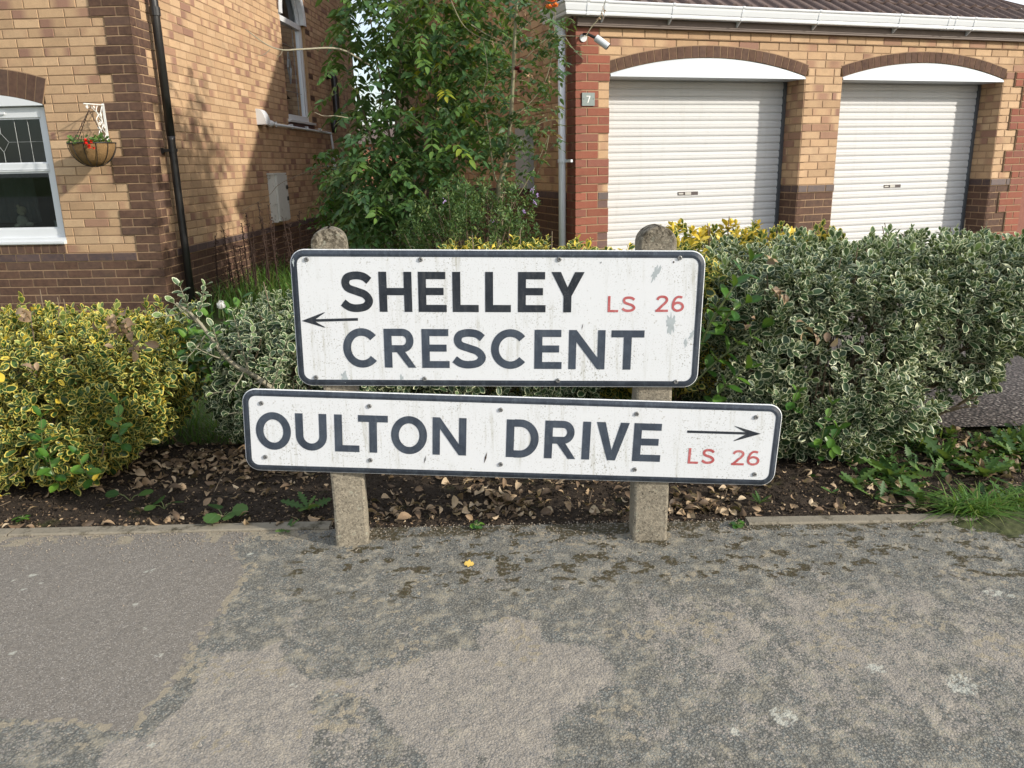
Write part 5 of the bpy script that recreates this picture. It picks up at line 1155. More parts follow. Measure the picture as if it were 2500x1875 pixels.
def bush(name, base, lobes, mat, label, group, dens=1500, leaf=.030, m=4, up=.55, layers=((1., 1.), (.86, .62), (.70, .50)), gold=False, stems=22, top_young=True, fn=None):
    th = thing(name, base, label, 'shrub', group); base = np.array(base, float)
    for li, (sh, dn) in enumerate(layers):
        P, Nn = lobe_pts(lobes, dens*dn*.78, sh, seed=li*3)
        # gaps: thin the outer layer where a low-frequency noise is low
        if li == 0:
            gnz = vnoise(P[:, 0]*7+2, P[:, 2]*7+P[:, 1]*6, 13); k_ = (gnz > .30) | (Nn[:, 2] > .6); P, Nn = P[k_], Nn[k_]
        D = nrmz(Nn*.75+np.array([0, 0, up])+rng.normal(0, .35, P.shape))
        P = P+D*rng.uniform(-.035, .030, (len(P), 1))
        B, X, N2, o_ = shoots(P, D, m if li == 0 else 3, leaf, (22, 72), .012)
        n = len(B); shoot_r = np.tile(rng.uniform(0, 1, len(P)), len(B)//len(P))
        size = leaf*rng.uniform(.6, 1.2, n)*(.62+.17*o_)
        zt = np.clip((B[:, 2]-(max(l[0][2]+l[1][2] for l in lobes)-.10))/.12, 0, 1)
        g = np.clip(.15+.45*rng.uniform(0, 1, n)+.35*zt*shoot_r+.25*(o_ == 0)*(shoot_r > .6), 0, 1)
        b = rng.uniform(0, .78, n)+.22*(rng.uniform(0, 1, n) < (.07 if not gold else .16)) 
        if gold: b = np.clip(b+zt*.22*(shoot_r > .35), 0, 1)
        if fn is not None: b = fn(B, b, shoot_r)
        leaf_mesh('foliage' if li == 0 else 'inner_foliage', T_EU if li == 0 else T_EU2, B, X, N2, size, g, b, mat, th)
    mb = MB()   # woody framework
    cs = [l[0] for l in lobes]
    for i in range(stems):
        c, r = lobes[i % len(lobes)]; tgt = np.array(c)+np.array(r)*rng.uniform(-.85, .85, 3)*np.array([1, 1, 1]); tgt[2] = max(tgt[2], .12)
        b0 = base+np.array([rng.uniform(-.09, .09), rng.uniform(-.06, .06), -.03]); mid = b0*.45+tgt*.55+np.array([0, 0, -.05])+rng.normal(0, .02, 3)
        mb.tube(cat_rom([b0, mid, tgt], 5), list(np.linspace(.010, .003, 11)), 6)
        for _ in range(3):
            e = mid+(tgt-mid)*rng.uniform(.1, .8); q = e+np.array([rng.uniform(-.1, .1), rng.uniform(-.14, .02), rng.uniform(.03, .13)]); mb.tube([e, (e+q)/2+rng.normal(0, .01, 3), q], [.004, .003, .002], 5)
    mb.build('branches', M_BARK, th)
    P, Nn = lobe_pts(lobes, 60, .80, seed=5); mb = MB()
    for q, nn in zip(P, Nn):
        e = q+nn*rng.uniform(.03, .09)+np.array([0, 0, rng.uniform(.01, .06)]); b_ = q-nn*.10-np.array([0, 0, .07]); mb.tube([b_, q+rng.normal(0, .008, 3), e], [.0034, .0026, .0018], 4, caps=False)
    mb.build('twigs', M_BARK, th)
    return th
GRPB = 'variegated shrubs along the footway'
bA = bush('variegated_shrub', (1.12, 2.78, 0), [((1.07, 2.86, .350), (.46, .42, .335)), ((1.72, 2.95, .505), (.50, .38, .190)), ((1.04, 2.68, .16), (.27, .22, .14)), ((1.48, 2.84, .40), (.24, .30, .235))], M_SILV,
     'large silver variegated shrub to the right of the signs, leaning over the drive', GRPB, dens=1420, leaf=.0365, stems=34, up=.85)
bB = bush('golden_shrub', (.80, 3.35, -.02), [((.98, 3.50, .40), (.46, .28, .30)), ((.62, 2.84, .42), (.15, .2, .26))], M_GOLD,
     'golden variegated shrub showing behind the upper sign\'s right edge and the silver shrub', GRPB, dens=850, leaf=.042, gold=True, fn=lambda B, b, s_: np.where((B[:, 2] > .655) & (s_ > .35) & (B[:, 0] > .7), .97, b))
bC = bush('golden_shrub', (.05, 3.3, -.02), [((.12, 3.30, .35), (.62, .26, .32))], M_GOLD,
     'low golden shrub hidden behind the signs, its top just clearing the upper sign', GRPB, dens=800, leaf=.038, gold=True)
bD = bush('variegated_shrub', (-.68, 2.95, 0), [((-.72, 2.96, .285), (.36, .27, .235)), ((-.15, 2.95, .28), (.5, .22, .25)), ((-.94, 2.86, .20), (.15, .16, .14))], M_SILV,
     'silver variegated shrub left of the signs, half hidden behind them', GRPB, dens=1180, leaf=.037, stems=26)
bF = bush('golden_shrub', (-1.62, 2.72, 0), [((-1.66, 2.78, .272), (.47, .42, .232)), ((-1.55, 2.50, .15), (.28, .17, .13)), ((-2.3, 2.8, .27), (.5, .42, .23))], M_GOLD,
     'clipped golden variegated shrub filling the left edge in front of the brown plinth', GRPB, dens=1380, leaf=.036, gold=True, stems=34)

def sprig(parent, name, mat, pts, leafsize, m, r=.003, bark=M_STEM, T=T_EU, g=(.3, 1), along=.045):
    """one visible twig with leaves in pairs"""
    c = cat_rom([np.array(p, float) for p in pts], 5); mb = MB(); mb.tube(c, list(np.linspace(r, r*.4, len(c))), 6); st = mb.build('twig' if parent else name, bark, parent)
    L = np.array(c); seg = np.linalg.norm(np.diff(L, axis=0), axis=1); tot = seg.sum(); P, X, N2, S = [], [], [], []
    for k in range(m):
        d = tot-k*along
        if d < 0: break
        cum = 0; i = 0
        while i < len(seg)-1 and cum+seg[i] < d: cum += seg[i]; i += 1
        p = L[i]+(L[i+1]-L[i])*(d-cum)/seg[i]; t_ = nrmz(L[i+1]-L[i]); a = nrmz(np.cross(t_, [.3, .2, 1.])); b = np.cross(t_, a); ph = (k % 2)*math.pi/2+rng.normal(0, .3)
        for sg_ in (1, -1):
            rad = sg_*(a*math.cos(ph)+b*math.sin(ph)); an = R_(30 if k == 0 else 62+rng.normal(0, 8)); P.append(p); X.append(t_*math.cos(an)+rad*math.sin(an)); N2.append(t_*math.sin(an)-rad*math.cos(an)+np.array([0, 0, .5])); S.append(leafsize*rng.uniform(.8, 1.15))
    n = len(P); leaf_mesh('leaf', T, np.array(P), np.array(X), np.array(N2), S, rng.uniform(g[0], g[1], n), rng.uniform(0, .7, n), mat, parent)
# plain green reverted shoots standing out of the shrubs
for (u0, v0, u1, v1, Y, n_) in ((1690, 900, 1830, 640, 2.48, 7), (1700, 880, 1790, 700, 2.44, 6), (1680, 950, 1860, 800, 2.46, 6), (1760, 800, 1820, 740, 2.42, 5), (1730, 1000, 1820, 900, 2.44, 5)):
    sprig(bB, 's', M_GREEN, [at(u0, v0, Y+.12), at((u0+u1)/2-12, (v0+v1)/2, Y+.04), at(u1, v1, Y)], .052, n_, .004)
for (u0, v0, u1, v1, Y, n_) in ((2000, 1120, 2030, 990, 2.36, 6), (2030, 1100, 2045, 1050, 2.36, 4), (1940, 1010, 1945, 960, 2.40, 3), (1960, 1160, 2000, 1210, 2.36, 3)):
    sprig(bA, 's', M_GREEN, [at(u0, v0, Y+.1), at((u0+u1)/2-6, (v0+v1)/2, Y+.03), at(u1, v1, Y)], .042, n_, .003)
for (u0, v0, u1, v1, Y, n_) in ((300, 1100, 290, 990, 2.31, 5), (120, 1150, 100, 1020, 2.28, 6), (150, 1190, 120, 1120, 2.27, 5), (230, 1180, 190, 1110, 2.26, 4)):
    sprig(bF, 's', M_GREEN, [at(u0, v0, Y+.1), at((u0+u1)/2-6, (v0+v1)/2, Y+.03), at(u1, v1, Y)], .046, n_, .003)
for (u0, v0, u1, v1, Y, n_) in ((540, 900, 510, 780, 2.78, 8), (560, 880, 560, 760, 2.82, 7), (620, 940, 600, 830, 2.80, 6), (690, 960, 650, 900, 2.74, 6), (520, 920, 490, 830, 2.8, 5), (600, 980, 560, 900, 2.76, 6), (480, 900, 455, 830, 2.78, 6), (650, 1000, 610, 950, 2.72, 6), (570, 820, 590, 730, 2.82, 6), (460, 850, 470, 770, 2.82, 6)):
    sprig(bD, 's', M_GREEN, [at(u0, v0, Y+.1), at((u0+u1)/2-6, (v0+v1)/2, Y+.03), at(u1, v1, Y)], .050, n_, .004)
# bare-stemmed silver branch leaning left out of the middle shrub
mb = MB(); brp = [at(740, 1010, 2.72), at(640, 930, 2.66), at(560, 880, 2.62), at(480, 780, 2.60), at(430, 740, 2.60)]; mb.tube(cat_rom(brp, 5), list(np.linspace(.010, .004, 21)), 7); mb.build('leaning_branch', M_PALEBARK, bD)
for (u0, v0, u1, v1, n_) in ((690, 980, 560, 1010, 7), (660, 960, 700, 830, 9), (610, 915, 570, 770, 9), (560, 880, 600, 760, 8), (500, 820, 460, 870, 6), (470, 770, 440, 700, 6), (640, 930, 520, 960, 7), (700, 985, 620, 1060, 7), (500, 800, 425, 740, 7), (560, 880, 480, 850, 6), (600, 900, 560, 960, 6), (480, 780, 500, 700, 6), (540, 860, 520, 800, 5), (640, 930, 590, 1010, 6), (680, 960, 640, 1060, 7), (450, 760, 400, 770, 5), (600, 905, 620, 800, 7), (650, 940, 660, 860, 6)):
    sprig(bD, 's', M_SILV, [at(u0, v0, 2.64), at((u0+u1)/2, (v0+v1)/2+4, 2.60), at(u1, v1, 2.57)], .033, n_, .003, M_PALEBARK, along=.022)
# upright tips breaking the clipped tops
def tips(parent, mat, xr, yr, zr, n_, size, g=(.55, 1)):
    P = np.stack([rng.uniform(*xr, n_), rng.uniform(*yr, n_), rng.uniform(*zr, n_)], 1); D = nrmz(np.array([0, 0, 1.])+rng.normal(0, .25, (n_, 3)))
    B, X, N2, o_ = shoots(P, D, 4, size, (12, 50), .014); k = len(B)
    leaf_mesh('young_tips', T_EU, B, X, N2, size*rng.uniform(.75, 1.15, k), rng.uniform(g[0], g[1], k), rng.uniform(0, .75, k), mat, parent)
tips(bA, M_SILV, (.68, 1.9), (2.5, 3.15), (.675, .725), 40, .036); tips(bF, M_GOLD, (-2.2, -1.08), (2.5, 3.1), (.485, .54), 40, .034); tips(bB, M_GOLD, (.55, 1.4), (3.3, 3.6), (.67, .72), 26, .034, (.2, .8)); tips(bD, M_SILV, (-1.0, -.45), (2.8, 3.1), (.50, .56), 16, .034)

# ---- fallen leaves, crumbs, twigs: litter nobody could count
def litter_density(x, y):
    d = .25+.75*sstep(.45, .62, fbm(x*3.1+4, y*4.5, 3, 101))
    d = d*(.35+.65*sstep(-.55, -.3, x)+.5*sstep(.35, .6, x))                # thinner on the left bed
    back = np.exp(-((y-2.62)/.16)**2)*np.exp(-((x+.95)/.38)**2)*1.6           # drift under the gap left of the sign
    heap = np.exp(-((x-.50)**2/.014+(y-2.20)**2/.006))*2.2+np.exp(-((x+.04)**2/.012+(y-2.22)**2/.006))*1.6
    edge = .5*np.exp(-((y-2.16)/.03)**2)
    return np.clip(d*.8+back+heap+edge, 0, 2.4)/2.4
n = 46000; lx = rng.uniform(-2.0, 2.1, n); ly = rng.uniform(2.135, 3.0, n)+0; dn = litter_density(lx, ly)
dn = dn*np.where(ly > 2.75, .5, 1)*np.where((lx > 1.25) & (ly > 2.8), .1, 1)
k = rng.uniform(0, 1, n) < dn*.34; lx, ly = lx[k], ly[k]; n = len(lx)
lz = soil_z(lx, ly)+rng.uniform(.003, .020, n)*(.5+litter_density(lx, ly))
X = rdir(n); X[:, 2] *= .45; N2 = np.stack([rng.normal(0, .7, n), rng.normal(0, .7, n), np.ones(n)], 1)*np.where(rng.uniform(0, 1, n) < .5, 1, -1)[:, None]
T_CURL = (lambda v, f, e: (np.stack([v[:, 0], v[:, 1], .40*np.abs(v[:, 1])+.16*np.sin(v[:, 0]*3.)], 1), f, e))(*leaf_tmpl([0, .2, .45, .7, .9, 1.], [-1, -.5, 0, .5, 1], ob, 0, 0))
lo = leaf_mesh('fallen_leaves', T_CURL, np.stack([lx, ly, lz], 1), X, N2, rng.uniform(.012, .044, n), rng.uniform(0, 1, n), rng.uniform(0, 1, n), M_DRY, None, rng.uniform(.7, 1.15, n))
tag(lo, kind='stuff')
# tiny leaf and bark fragments
n = 16000; lx = rng.uniform(-1.9, 2.0, n); ly = rng.uniform(2.10, 2.8, n); lz = soil_z(lx, ly)+rng.uniform(.0, .006, n)
k = rng.uniform(0, 1, n) < .35+.65*np.exp(-(ly-2.1)/.12); lx, ly, lz = lx[k], ly[k], lz[k]; n = len(lx); X = rdir(n); X[:, 2] *= .3
lf_ = leaf_mesh('leaf_fragments', T_HEBE, np.stack([lx, ly, lz], 1), X, np.tile([0, 0, 1.], (n, 1))+rng.normal(0, .5, (n, 3)), rng.uniform(.004, .013, n), rng.uniform(0, .7, n), rng.uniform(0, 1, n), M_DRY, None, rng.uniform(1.2, 3, n)); tag(lf_, kind='stuff')
# soil crumbs
oc = np.array([(1, 0, 0), (-1, 0, 0), (0, 1, 0), (0, -1, 0), (0, 0, 1), (0, 0, -1)], float); of_ = np.array([(0, 2, 4), (2, 1, 4), (1, 3, 4), (3, 0, 4), (2, 0, 5), (1, 2, 5), (3, 1, 5), (0, 3, 5)])
n = 16000; lx = rng.uniform(-2, 2, n); ly = rng.uniform(2.11, 2.85, n); lz = soil_z(lx, ly)
sz = rng.uniform(.0015, .006, n)*rng.uniform(.6, 1.3, n); V = np.stack([lx, ly, lz+sz*.4], 1)[:, None]+oc[None]*sz[:, None, None]*rng.uniform(.5, 1.2, (n, 6, 1))
cr_ = npmesh('soil_crumbs', V.reshape(-1, 3), (of_[None]+(np.arange(n)*6)[:, None, None]).reshape(-1, 3), M_SOIL, None, False); tag(cr_, kind='stuff')
# grit on the footway near the bed
n = 2600; lx = rng.uniform(-1.6, 1.7, n); ly = 2.11-rng.exponential(.06, n); k = ly > 1.4; lx, ly = lx[k], ly[k]; n = len(lx); sz = rng.uniform(.0012, .0034, n)
V = np.stack([lx, ly, sz*.5], 1)[:, None]+oc[None]*sz[:, None, None]*rng.uniform(.5, 1.2, (n, 6, 1))
gr_ = npmesh('grit', V.reshape(-1, 3), (of_[None]+(np.arange(n)*6)[:, None, None]).reshape(-1, 3), simple('pale_grit', (.26, .22, .17), .9, .5, 200), None, False); tag(gr_, kind='stuff')
mb = MB()
for i in range(60):
    x_ = rng.uniform(-1.6, 1.6); y_ = rng.uniform(2.15, 2.7); L_ = rng.uniform(.03, .13); a_ = rng.uniform(0, 6.28); z_ = float(soil_z(np.array(x_), np.array(y_)))+.008
    p = np.array([x_, y_, z_]); q = p+np.array([math.cos(a_), math.sin(a_), rng.uniform(-.05, .3)])*L_; m_ = (p+q)/2+rng.normal(0, .006, 3); mb.tube([p, m_, q], [.0012, .0011, .0006], 5)
tw = mb.build('fallen_twigs', M_BARK); tag(tw, kind='stuff')

# ---- weeds in the bed
def rosette(name, pos, n_, L, label, T=T_DAND, mat=M_WEED, lift=(.15, .9), group=None, cat='weed', petiole=0, wsc=1.5):
    pos = np.array(pos, float); pos[2] = float(soil_z(np.array(pos[0]), np.array(pos[1])))+.004
    th = thing(name, pos, label, cat, group)
    a = np.linspace(0, 2*math.pi, n_, endpoint=False)+rng.uniform(0, .6, n_); lf = rng.uniform(lift[0], lift[1], n_)
    X = np.stack([np.cos(a), np.sin(a), lf], 1); P = np.tile(pos, (n_, 1)); S = L*rng.uniform(.55, 1.15, n_)
    if petiole:
        mb = MB()
        for i in range(n_):
            e = pos+nrmz(X[i]+np.array([0, 0, .6]))*petiole*rng.uniform(.5, 1.2); mb.tube([pos, (pos+e)/2+np.array([0, 0, .006]), e], .0013, 5); P[i] = e
        mb.build('stalks', M_STEM, th); X[:, 2] = rng.uniform(-.4, .2, n_)
    leaf_mesh('leaves', T, P, X, np.tile([0, 0, 1.], (n_, 1))+rng.normal(0, .25, (n_, 3)), S, rng.uniform(0, 1, n_), rng.uniform(0, 1, n_), mat, th, np.full(n_, wsc))
    return th
g_ = 'weeds growing in the bed'
W_LIST = [(700, 1285, 5, .085, 'toothed dandelion plant overlapping the edging left of the left post'), (395, 1290, 3, .035, 'pair of small toothed seedling leaves at the edging below the golden shrub'),
 (750, 1235, 4, .11, 'large dull leaved weed close against the left post'), (1855, 1225, 6, .075, 'dandelion plant just below the lower sign\'s right end'),
 (2030, 1205, 4, .045, 'small weed among dry leaves under the silver shrub'), (2090, 1180, 6, .10, 'dandelion with a long upright leaf right of the silver shrub base'),
 (2170, 1165, 8, .12, 'broad spreading dandelion in front of the drive edge'), (2250, 1215, 7, .11, 'dandelion beside the grass tuft at the edging'),
 (2310, 1120, 8, .13, 'tall dandelion clump between silver shrub and drive'), (2400, 1160, 9, .14, 'densest dandelion clump above the grass tuft'),
 (2480, 1110, 8, .13, 'dandelion at the right edge of the photo beside the drive'), (2470, 1220, 7, .11, 'dandelion at the right edge near the edging'), (2330, 1250, 6, .08, 'low dandelion left of the grass tuft by the edging')]
for (u, v, n_, L_, lab) in W_LIST: rosette('dandelion', ground(u, v, .01), int(n_*1.7) if L_ > .09 else n_, L_*.82, lab, group=g_, lift=(.25, 1.3), wsc=.95)
for (u, v, n_, L_, lab) in ((318, 1222, 2, .040, 'round leaved weed nearest the golden shrub'), (400, 1232, 3, .042, 'round leaved weed between the golden shrub and the larger leafy weed'), (545, 1262, 6, .046, 'larger round leaved weed midway between the golden shrub and the left post')):
    rosette('round_leaved_weed', ground(u, v, .01), n_, L_, lab, T=T_ROUND, group='round leaved weeds in the left bed', petiole=.035, wsc=1.0, lift=(.1, .5))
for (u, v, L_, lab) in ((1165, 1290, .016, 'tiny bright green seedling at the footway edge between the posts'), (1800, 1285, .016, 'tiny seedling at the edging right of the right post'), (55, 1270, .018, 'tiny bright seedling at the left edge of the photo')):
    rosette('seedling', ground(u, v, .0), 12, L_, lab, T=T_ROUND, mat=M_GREEN, group='tiny seedlings by the edging', petiole=.014, wsc=.9, lift=(.3, 1.4))
n = 900; wx = rng.uniform(1.02, 2.1, n); wy = rng.uniform(2.16, 2.86, n); k = rng.uniform(0, 1, n) < sstep(1.0, 1.5, wx)*sstep(.30, .6, fbm(wx*6, wy*6, 3, 131))*.9; wx, wy = wx[k], wy[k]; n = len(wx)
wx = np.repeat(wx, 4)+rng.normal(0, .012, 4*n); wy = np.repeat(wy, 4)+rng.normal(0, .010, 4*n); n *= 4; X = rdir(n); X[:, 2] = np.abs(X[:, 2])*.9+.1
gcv = leaf_mesh('low_weeds', T_DAND, np.stack([wx, wy, soil_z(wx, wy)+.003], 1), X, np.tile([0, 0, 1.], (n, 1))+rng.normal(0, .3, (n, 3)), rng.uniform(.02, .065, n), rng.uniform(0, 1, n), rng.uniform(0, 1, n), M_WEED, None, rng.uniform(.8, 1.6, n)); tag(gcv, kind='stuff')
# moss cushion and grass tuft at the right end
gp = ground(2440, 1300)
def blades(name, P, D, L, w_, mat, parent, droop=.6, seg=5):
    n_ = len(P); D = nrmz(D); side = nrmz(np.cross(D, [0, 0, 1.])+1e-3); V = []; A = []
    g = rng.uniform(0, 1, n_)**1.5
    for i in range(seg+1):
        t_ = i/seg; c = P+D*(L*t_)[:, None]; hz = nrmz(D*[1, 1, 0]+1e-6); c = c+hz*(L*droop*.35*t_**2)[:, None]-np.array([0, 0, 1.])*(L*droop*.42*t_**2.2)[:, None]
        ww = w_*(1-t_**1.5)+.0001; V.append(c-side*ww); V.append(c+side*ww)
    V = np.stack(V, 1); f = np.array([(2*i, 2*i+1, 2*i+3, 2*i+2) for i in range(seg)])
    A = np.ones((n_, 2*(seg+1), 4)); A[..., 0] = .5; A[..., 1] = g[:, None]; A[..., 2] = .3
    return npmesh(name, V.reshape(-1, 3), (f[None]+(np.arange(n_)*2*(seg+1))[:, None, None]).reshape(-1, 4), mat, A.reshape(-1, 4), True, parent)
gt_ = thing('grass_tuft', (gp[0], 2.10, .01), 'spiky grass tuft spilling over the edging at the right end of the footway', 'grass')
n = 300; P = np.stack([gp[0]+rng.normal(0, .035, n), 2.115+rng.normal(0, .018, n), np.full(n, .0)], 1); D = np.stack([rng.normal(0, .75, n), rng.normal(-.12, .5, n), rng.uniform(.5, 1.1, n)], 1)
blades('blades', P, D, rng.uniform(.06, .17, n), .0021, M_GRASS, gt_, 1.0)
n = 160; P = np.stack([gp[0]+.16+rng.normal(0, .06, n), 2.14+rng.normal(0, .02, n), np.full(n, .0)], 1); D = np.stack([rng.normal(0, .7, n), rng.normal(-.1, .5, n), rng.uniform(.5, 1.1, n)], 1)
blades('blades', P, D, rng.uniform(.05, .12, n), .0016, M_GRASS, gt_, 1.0)
mx_ = np.linspace(gp[0]-.13, gp[0]+.34, 90); my_ = np.linspace(1.955, 2.10, 40); X_, Y_ = np.meshgrid(mx_, my_)
e_ = ((X_-(gp[0]+.12))/.24)**2+((Y_-2.06)/.10)**2+.9*(fbm(X_*20, Y_*20, 3, 111)-.5); Z_ = .011*np.clip(1-e_, -1.8, 1)+.009*(fbm(X_*70, Y_*70, 3, 112)-.5)
V = np.stack([X_, Y_, Z_], -1).reshape(-1, 3); i_ = (np.arange(39)[:, None]*90+np.arange(89)[None]).ravel()
ms_ = npmesh('moss', V, np.stack([i_, i_+1, i_+91, i_+90], 1), M_MOSS); tag(ms_, kind='stuff')
# lawn grass seen between the shrubs
n = 26000; gx = rng.uniform(-2.6, 1.1, n); gy = rng.uniform(2.78, 6.2, n)**1.0; k = (gy > 2.95+.15*vnoise(gx*3, gy*0, 5)) | ((gx < -.7) & (gx > -1.35) & (gy > 2.86)); gx, gy = gx[k], gy[k]; n = len(gx)
P = np.stack([gx, gy, gz(gx, gy)-.02], 1); D = np.stack([rng.normal(0, .4, n), rng.normal(0, .4, n), np.ones(n)], 1)
lg = blades('grass', P, D, rng.uniform(.04, .11, n), .0026, M_GRASS, None, .6, 3); tag(lg, kind='stuff')
# single yellow leaf lying on the footway
yl = leaf_mesh('yellow_leaf', leaf_tmpl([0, .15, .3, .5, .7, .85, 1.], [-1, -.5, 0, .5, 1], lambda s_: .05+.42*math.sin(math.pi*s_)**.8, .18, .1, teeth=.3), [ground(1133, 1380)+np.array([0, 0, .004])], [[1, -.1, .05]], [[0, -.2, 1.]], [.026], [.5], [.3], simple('yellow_fallen_leaf', (.62, .42, .09), .6, .2, 100), None)
tag(yl, 'torn yellow leaf lying on the grey footway midway between the posts', 'leaf')

# planting and blooms of the hanging basket, dead leaves caught in the shrubs
n = 170; a = rng.uniform(0, 6.28, n); r_ = BR*np.sqrt(rng.uniform(0, 1, n))*1.0; P = np.array([BC(x_, y_, BZ-.015+.045*rng.uniform()*(1+.6*math.sin(3*q))) for x_, y_, q in zip(r_*np.cos(a), r_*np.sin(a), a)])
X = rdir(n); X[:, 2] = np.abs(X[:, 2])*.8+.1; X[:, 1] -= .2
leaf_mesh('plants', T_ROUND, P, X, np.tile([0, -.4, 1.], (n, 1))+rng.normal(0, .4, (n, 3)), rng.uniform(.020, .042, n), rng.uniform(.3, 1, n), rng.uniform(0, 1, n), M_WEED, hb, np.full(n, .8))
M_FL = simple('red_petals', (.72, .02, .012), .5, .15, 60)
for (x_, z_, r_) in ((-.060, BZ+.008, .024), (-.105, BZ+.005, .016), (-.085, BZ-.035, .022), (-.12, BZ-.04, .015)):
    c = BC(x_, BR+.012, z_); mb = MB()
    for k_ in range(16):
        d = rdir(1)[0]; d[1] = -abs(d[1]); s_ = np.cross(d, UP); s_ = s_/(np.linalg.norm(s_)+1e-6); tp = c+d*r_
        mb.add([c, c+d*r_*.5-s_*r_*.45, tp-s_*r_*.3, tp+s_*r_*.3, c+d*r_*.5+s_*r_*.45], [(0, 1, 2, 3, 4)])
    mb.build('flower', M_FL, hb)
for (pr_2, lst) in ((bF, [(295, 800, 40, 30, 26, 2.40), (330, 850, 25, 25, 8, 2.36), (60, 775, 30, 12, 6, 2.45), (90, 905, 12, 12, 2, 2.30)]), (bA, [(1905, 715, 26, 16, 8, 2.42), (1880, 640, 14, 8, 3, 2.5), (1780, 1120, 20, 12, 5, 2.36), (1960, 820, 60, 60, 6, 2.38)]), (bB, [(1790, 775, 20, 14, 5, 2.5), (1830, 790, 14, 12, 3, 2.46)])):
    P = np.array([at(u+rng.normal(0, du*.5), v+rng.normal(0, dv*.5), Y) for (u, v, du, dv, m_, Y) in lst for _ in range(m_)]); n = len(P)
    leaf_mesh('dead_leaves', T_CURL, P, rdir(n), rng.normal(0, .5, (n, 3))+[0, -.6, .8], rng.uniform(.024, .042, n), rng.uniform(.1, .75, n), rng.uniform(0, 1, n), M_DRY, pr_2)

# ---- dandelion clocks and dead seed stalks by the left house
for (u, v, vb, Y, r_, lab) in ((540, 744, 905, 3.15, .0165, 'white dandelion clock in the gap between the left shrubs, higher of two'), (514, 856, 960, 3.1, .0145, 'lower dandelion clock half hidden among the middle shrub leaves')):
    c = at(u, v, Y); b0 = np.array([c[0]+.02, c[1]+.02, float(gz(0, Y))-.02]); th = thing('dandelion_clock', b0, lab, 'flower', 'dandelion clocks')
    mb = MB(); mb.tube([b0, (b0+c)/2+np.array([.006, 0, 0]), c], .0017, 6); mb.build('stalk', M_STEM, th)
    dd = rdir(150); mb = MB()
    for d in dd:
        e = c+d*r_; mb.tube([c, e], .00028, 3, caps=False); a = nrmz(np.cross(d, [.1, .9, .3])); b = np.cross(d, a)
        for k in range(5):
            q = (a*math.cos(k*1.257)+b*math.sin(k*1.257))*.0045+d*.0015; s2 = np.cross(q, d); s2 = s2/np.linalg.norm(s2)*.0004; mb.add([e-s2, e+s2, e+q], [(0, 1, 2)])
    mb.build('seed_head', simple('white_pappus', (.75, .74, .70), .9), th)
sk = [(525, 640, 575), (545, 625, 560), (570, 660, 600), (590, 640, 545), (600, 610, 520), (617, 650, 560), (630, 600, 495), (640, 640, 530), (655, 610, 500), (668, 640, 540), (560, 700, 640), (585, 680, 600), (612, 690, 590), (648, 660, 560), (690, 605, 530), (705, 600, 545), (730, 600, 515), (750, 590, 545)]
for i, (u, vb, vt) in enumerate(sk):
    Y = 8.2+.004*(u-525); top = at(u, vt, Y); zb = -.38; b0 = np.array([top[0]+rng.uniform(-.05, .05), Y, zb])
    th = thing('dead_seed_stalk', b0, 'dry brown dock stalk standing in the row along the left house side wall', 'plant', 'dead dock stalks by the side wall')
    mb = MB(); c = cat_rom([b0, (b0+top)/2+rng.normal(0, .015, 3), top], 6); mb.tube(c, list(np.linspace(.008, .004, len(c))), 5)
    for k in range(48):
        t_ = rng.uniform(.35, 1); p = b0+(top-b0)*t_; q = p+rng.normal(0, .022, 3)*(1.2-t_*.5); mb.tube([p, q], .0025, 3); s_ = rng.uniform(.004, .009)
        mb.add([q+oc[j]*s_*rng.uniform(.6, 1.2) for j in range(6)], [tuple(f) for f in of_])
    mb.build('stalk', M_SEED, th)
n = 900; P = np.stack([rng.uniform(-3.0, -2.1, n), rng.uniform(7.4, 10, n), np.full(n, -.36)], 1); D = np.stack([rng.normal(0, .3, n), rng.normal(0, .3, n), np.ones(n)], 1)
tg_ = blades('long_grass', P, D, rng.uniform(.25, .55, n), .006, M_GRASS, None, .7, 4); tag(tg_, kind='stuff')

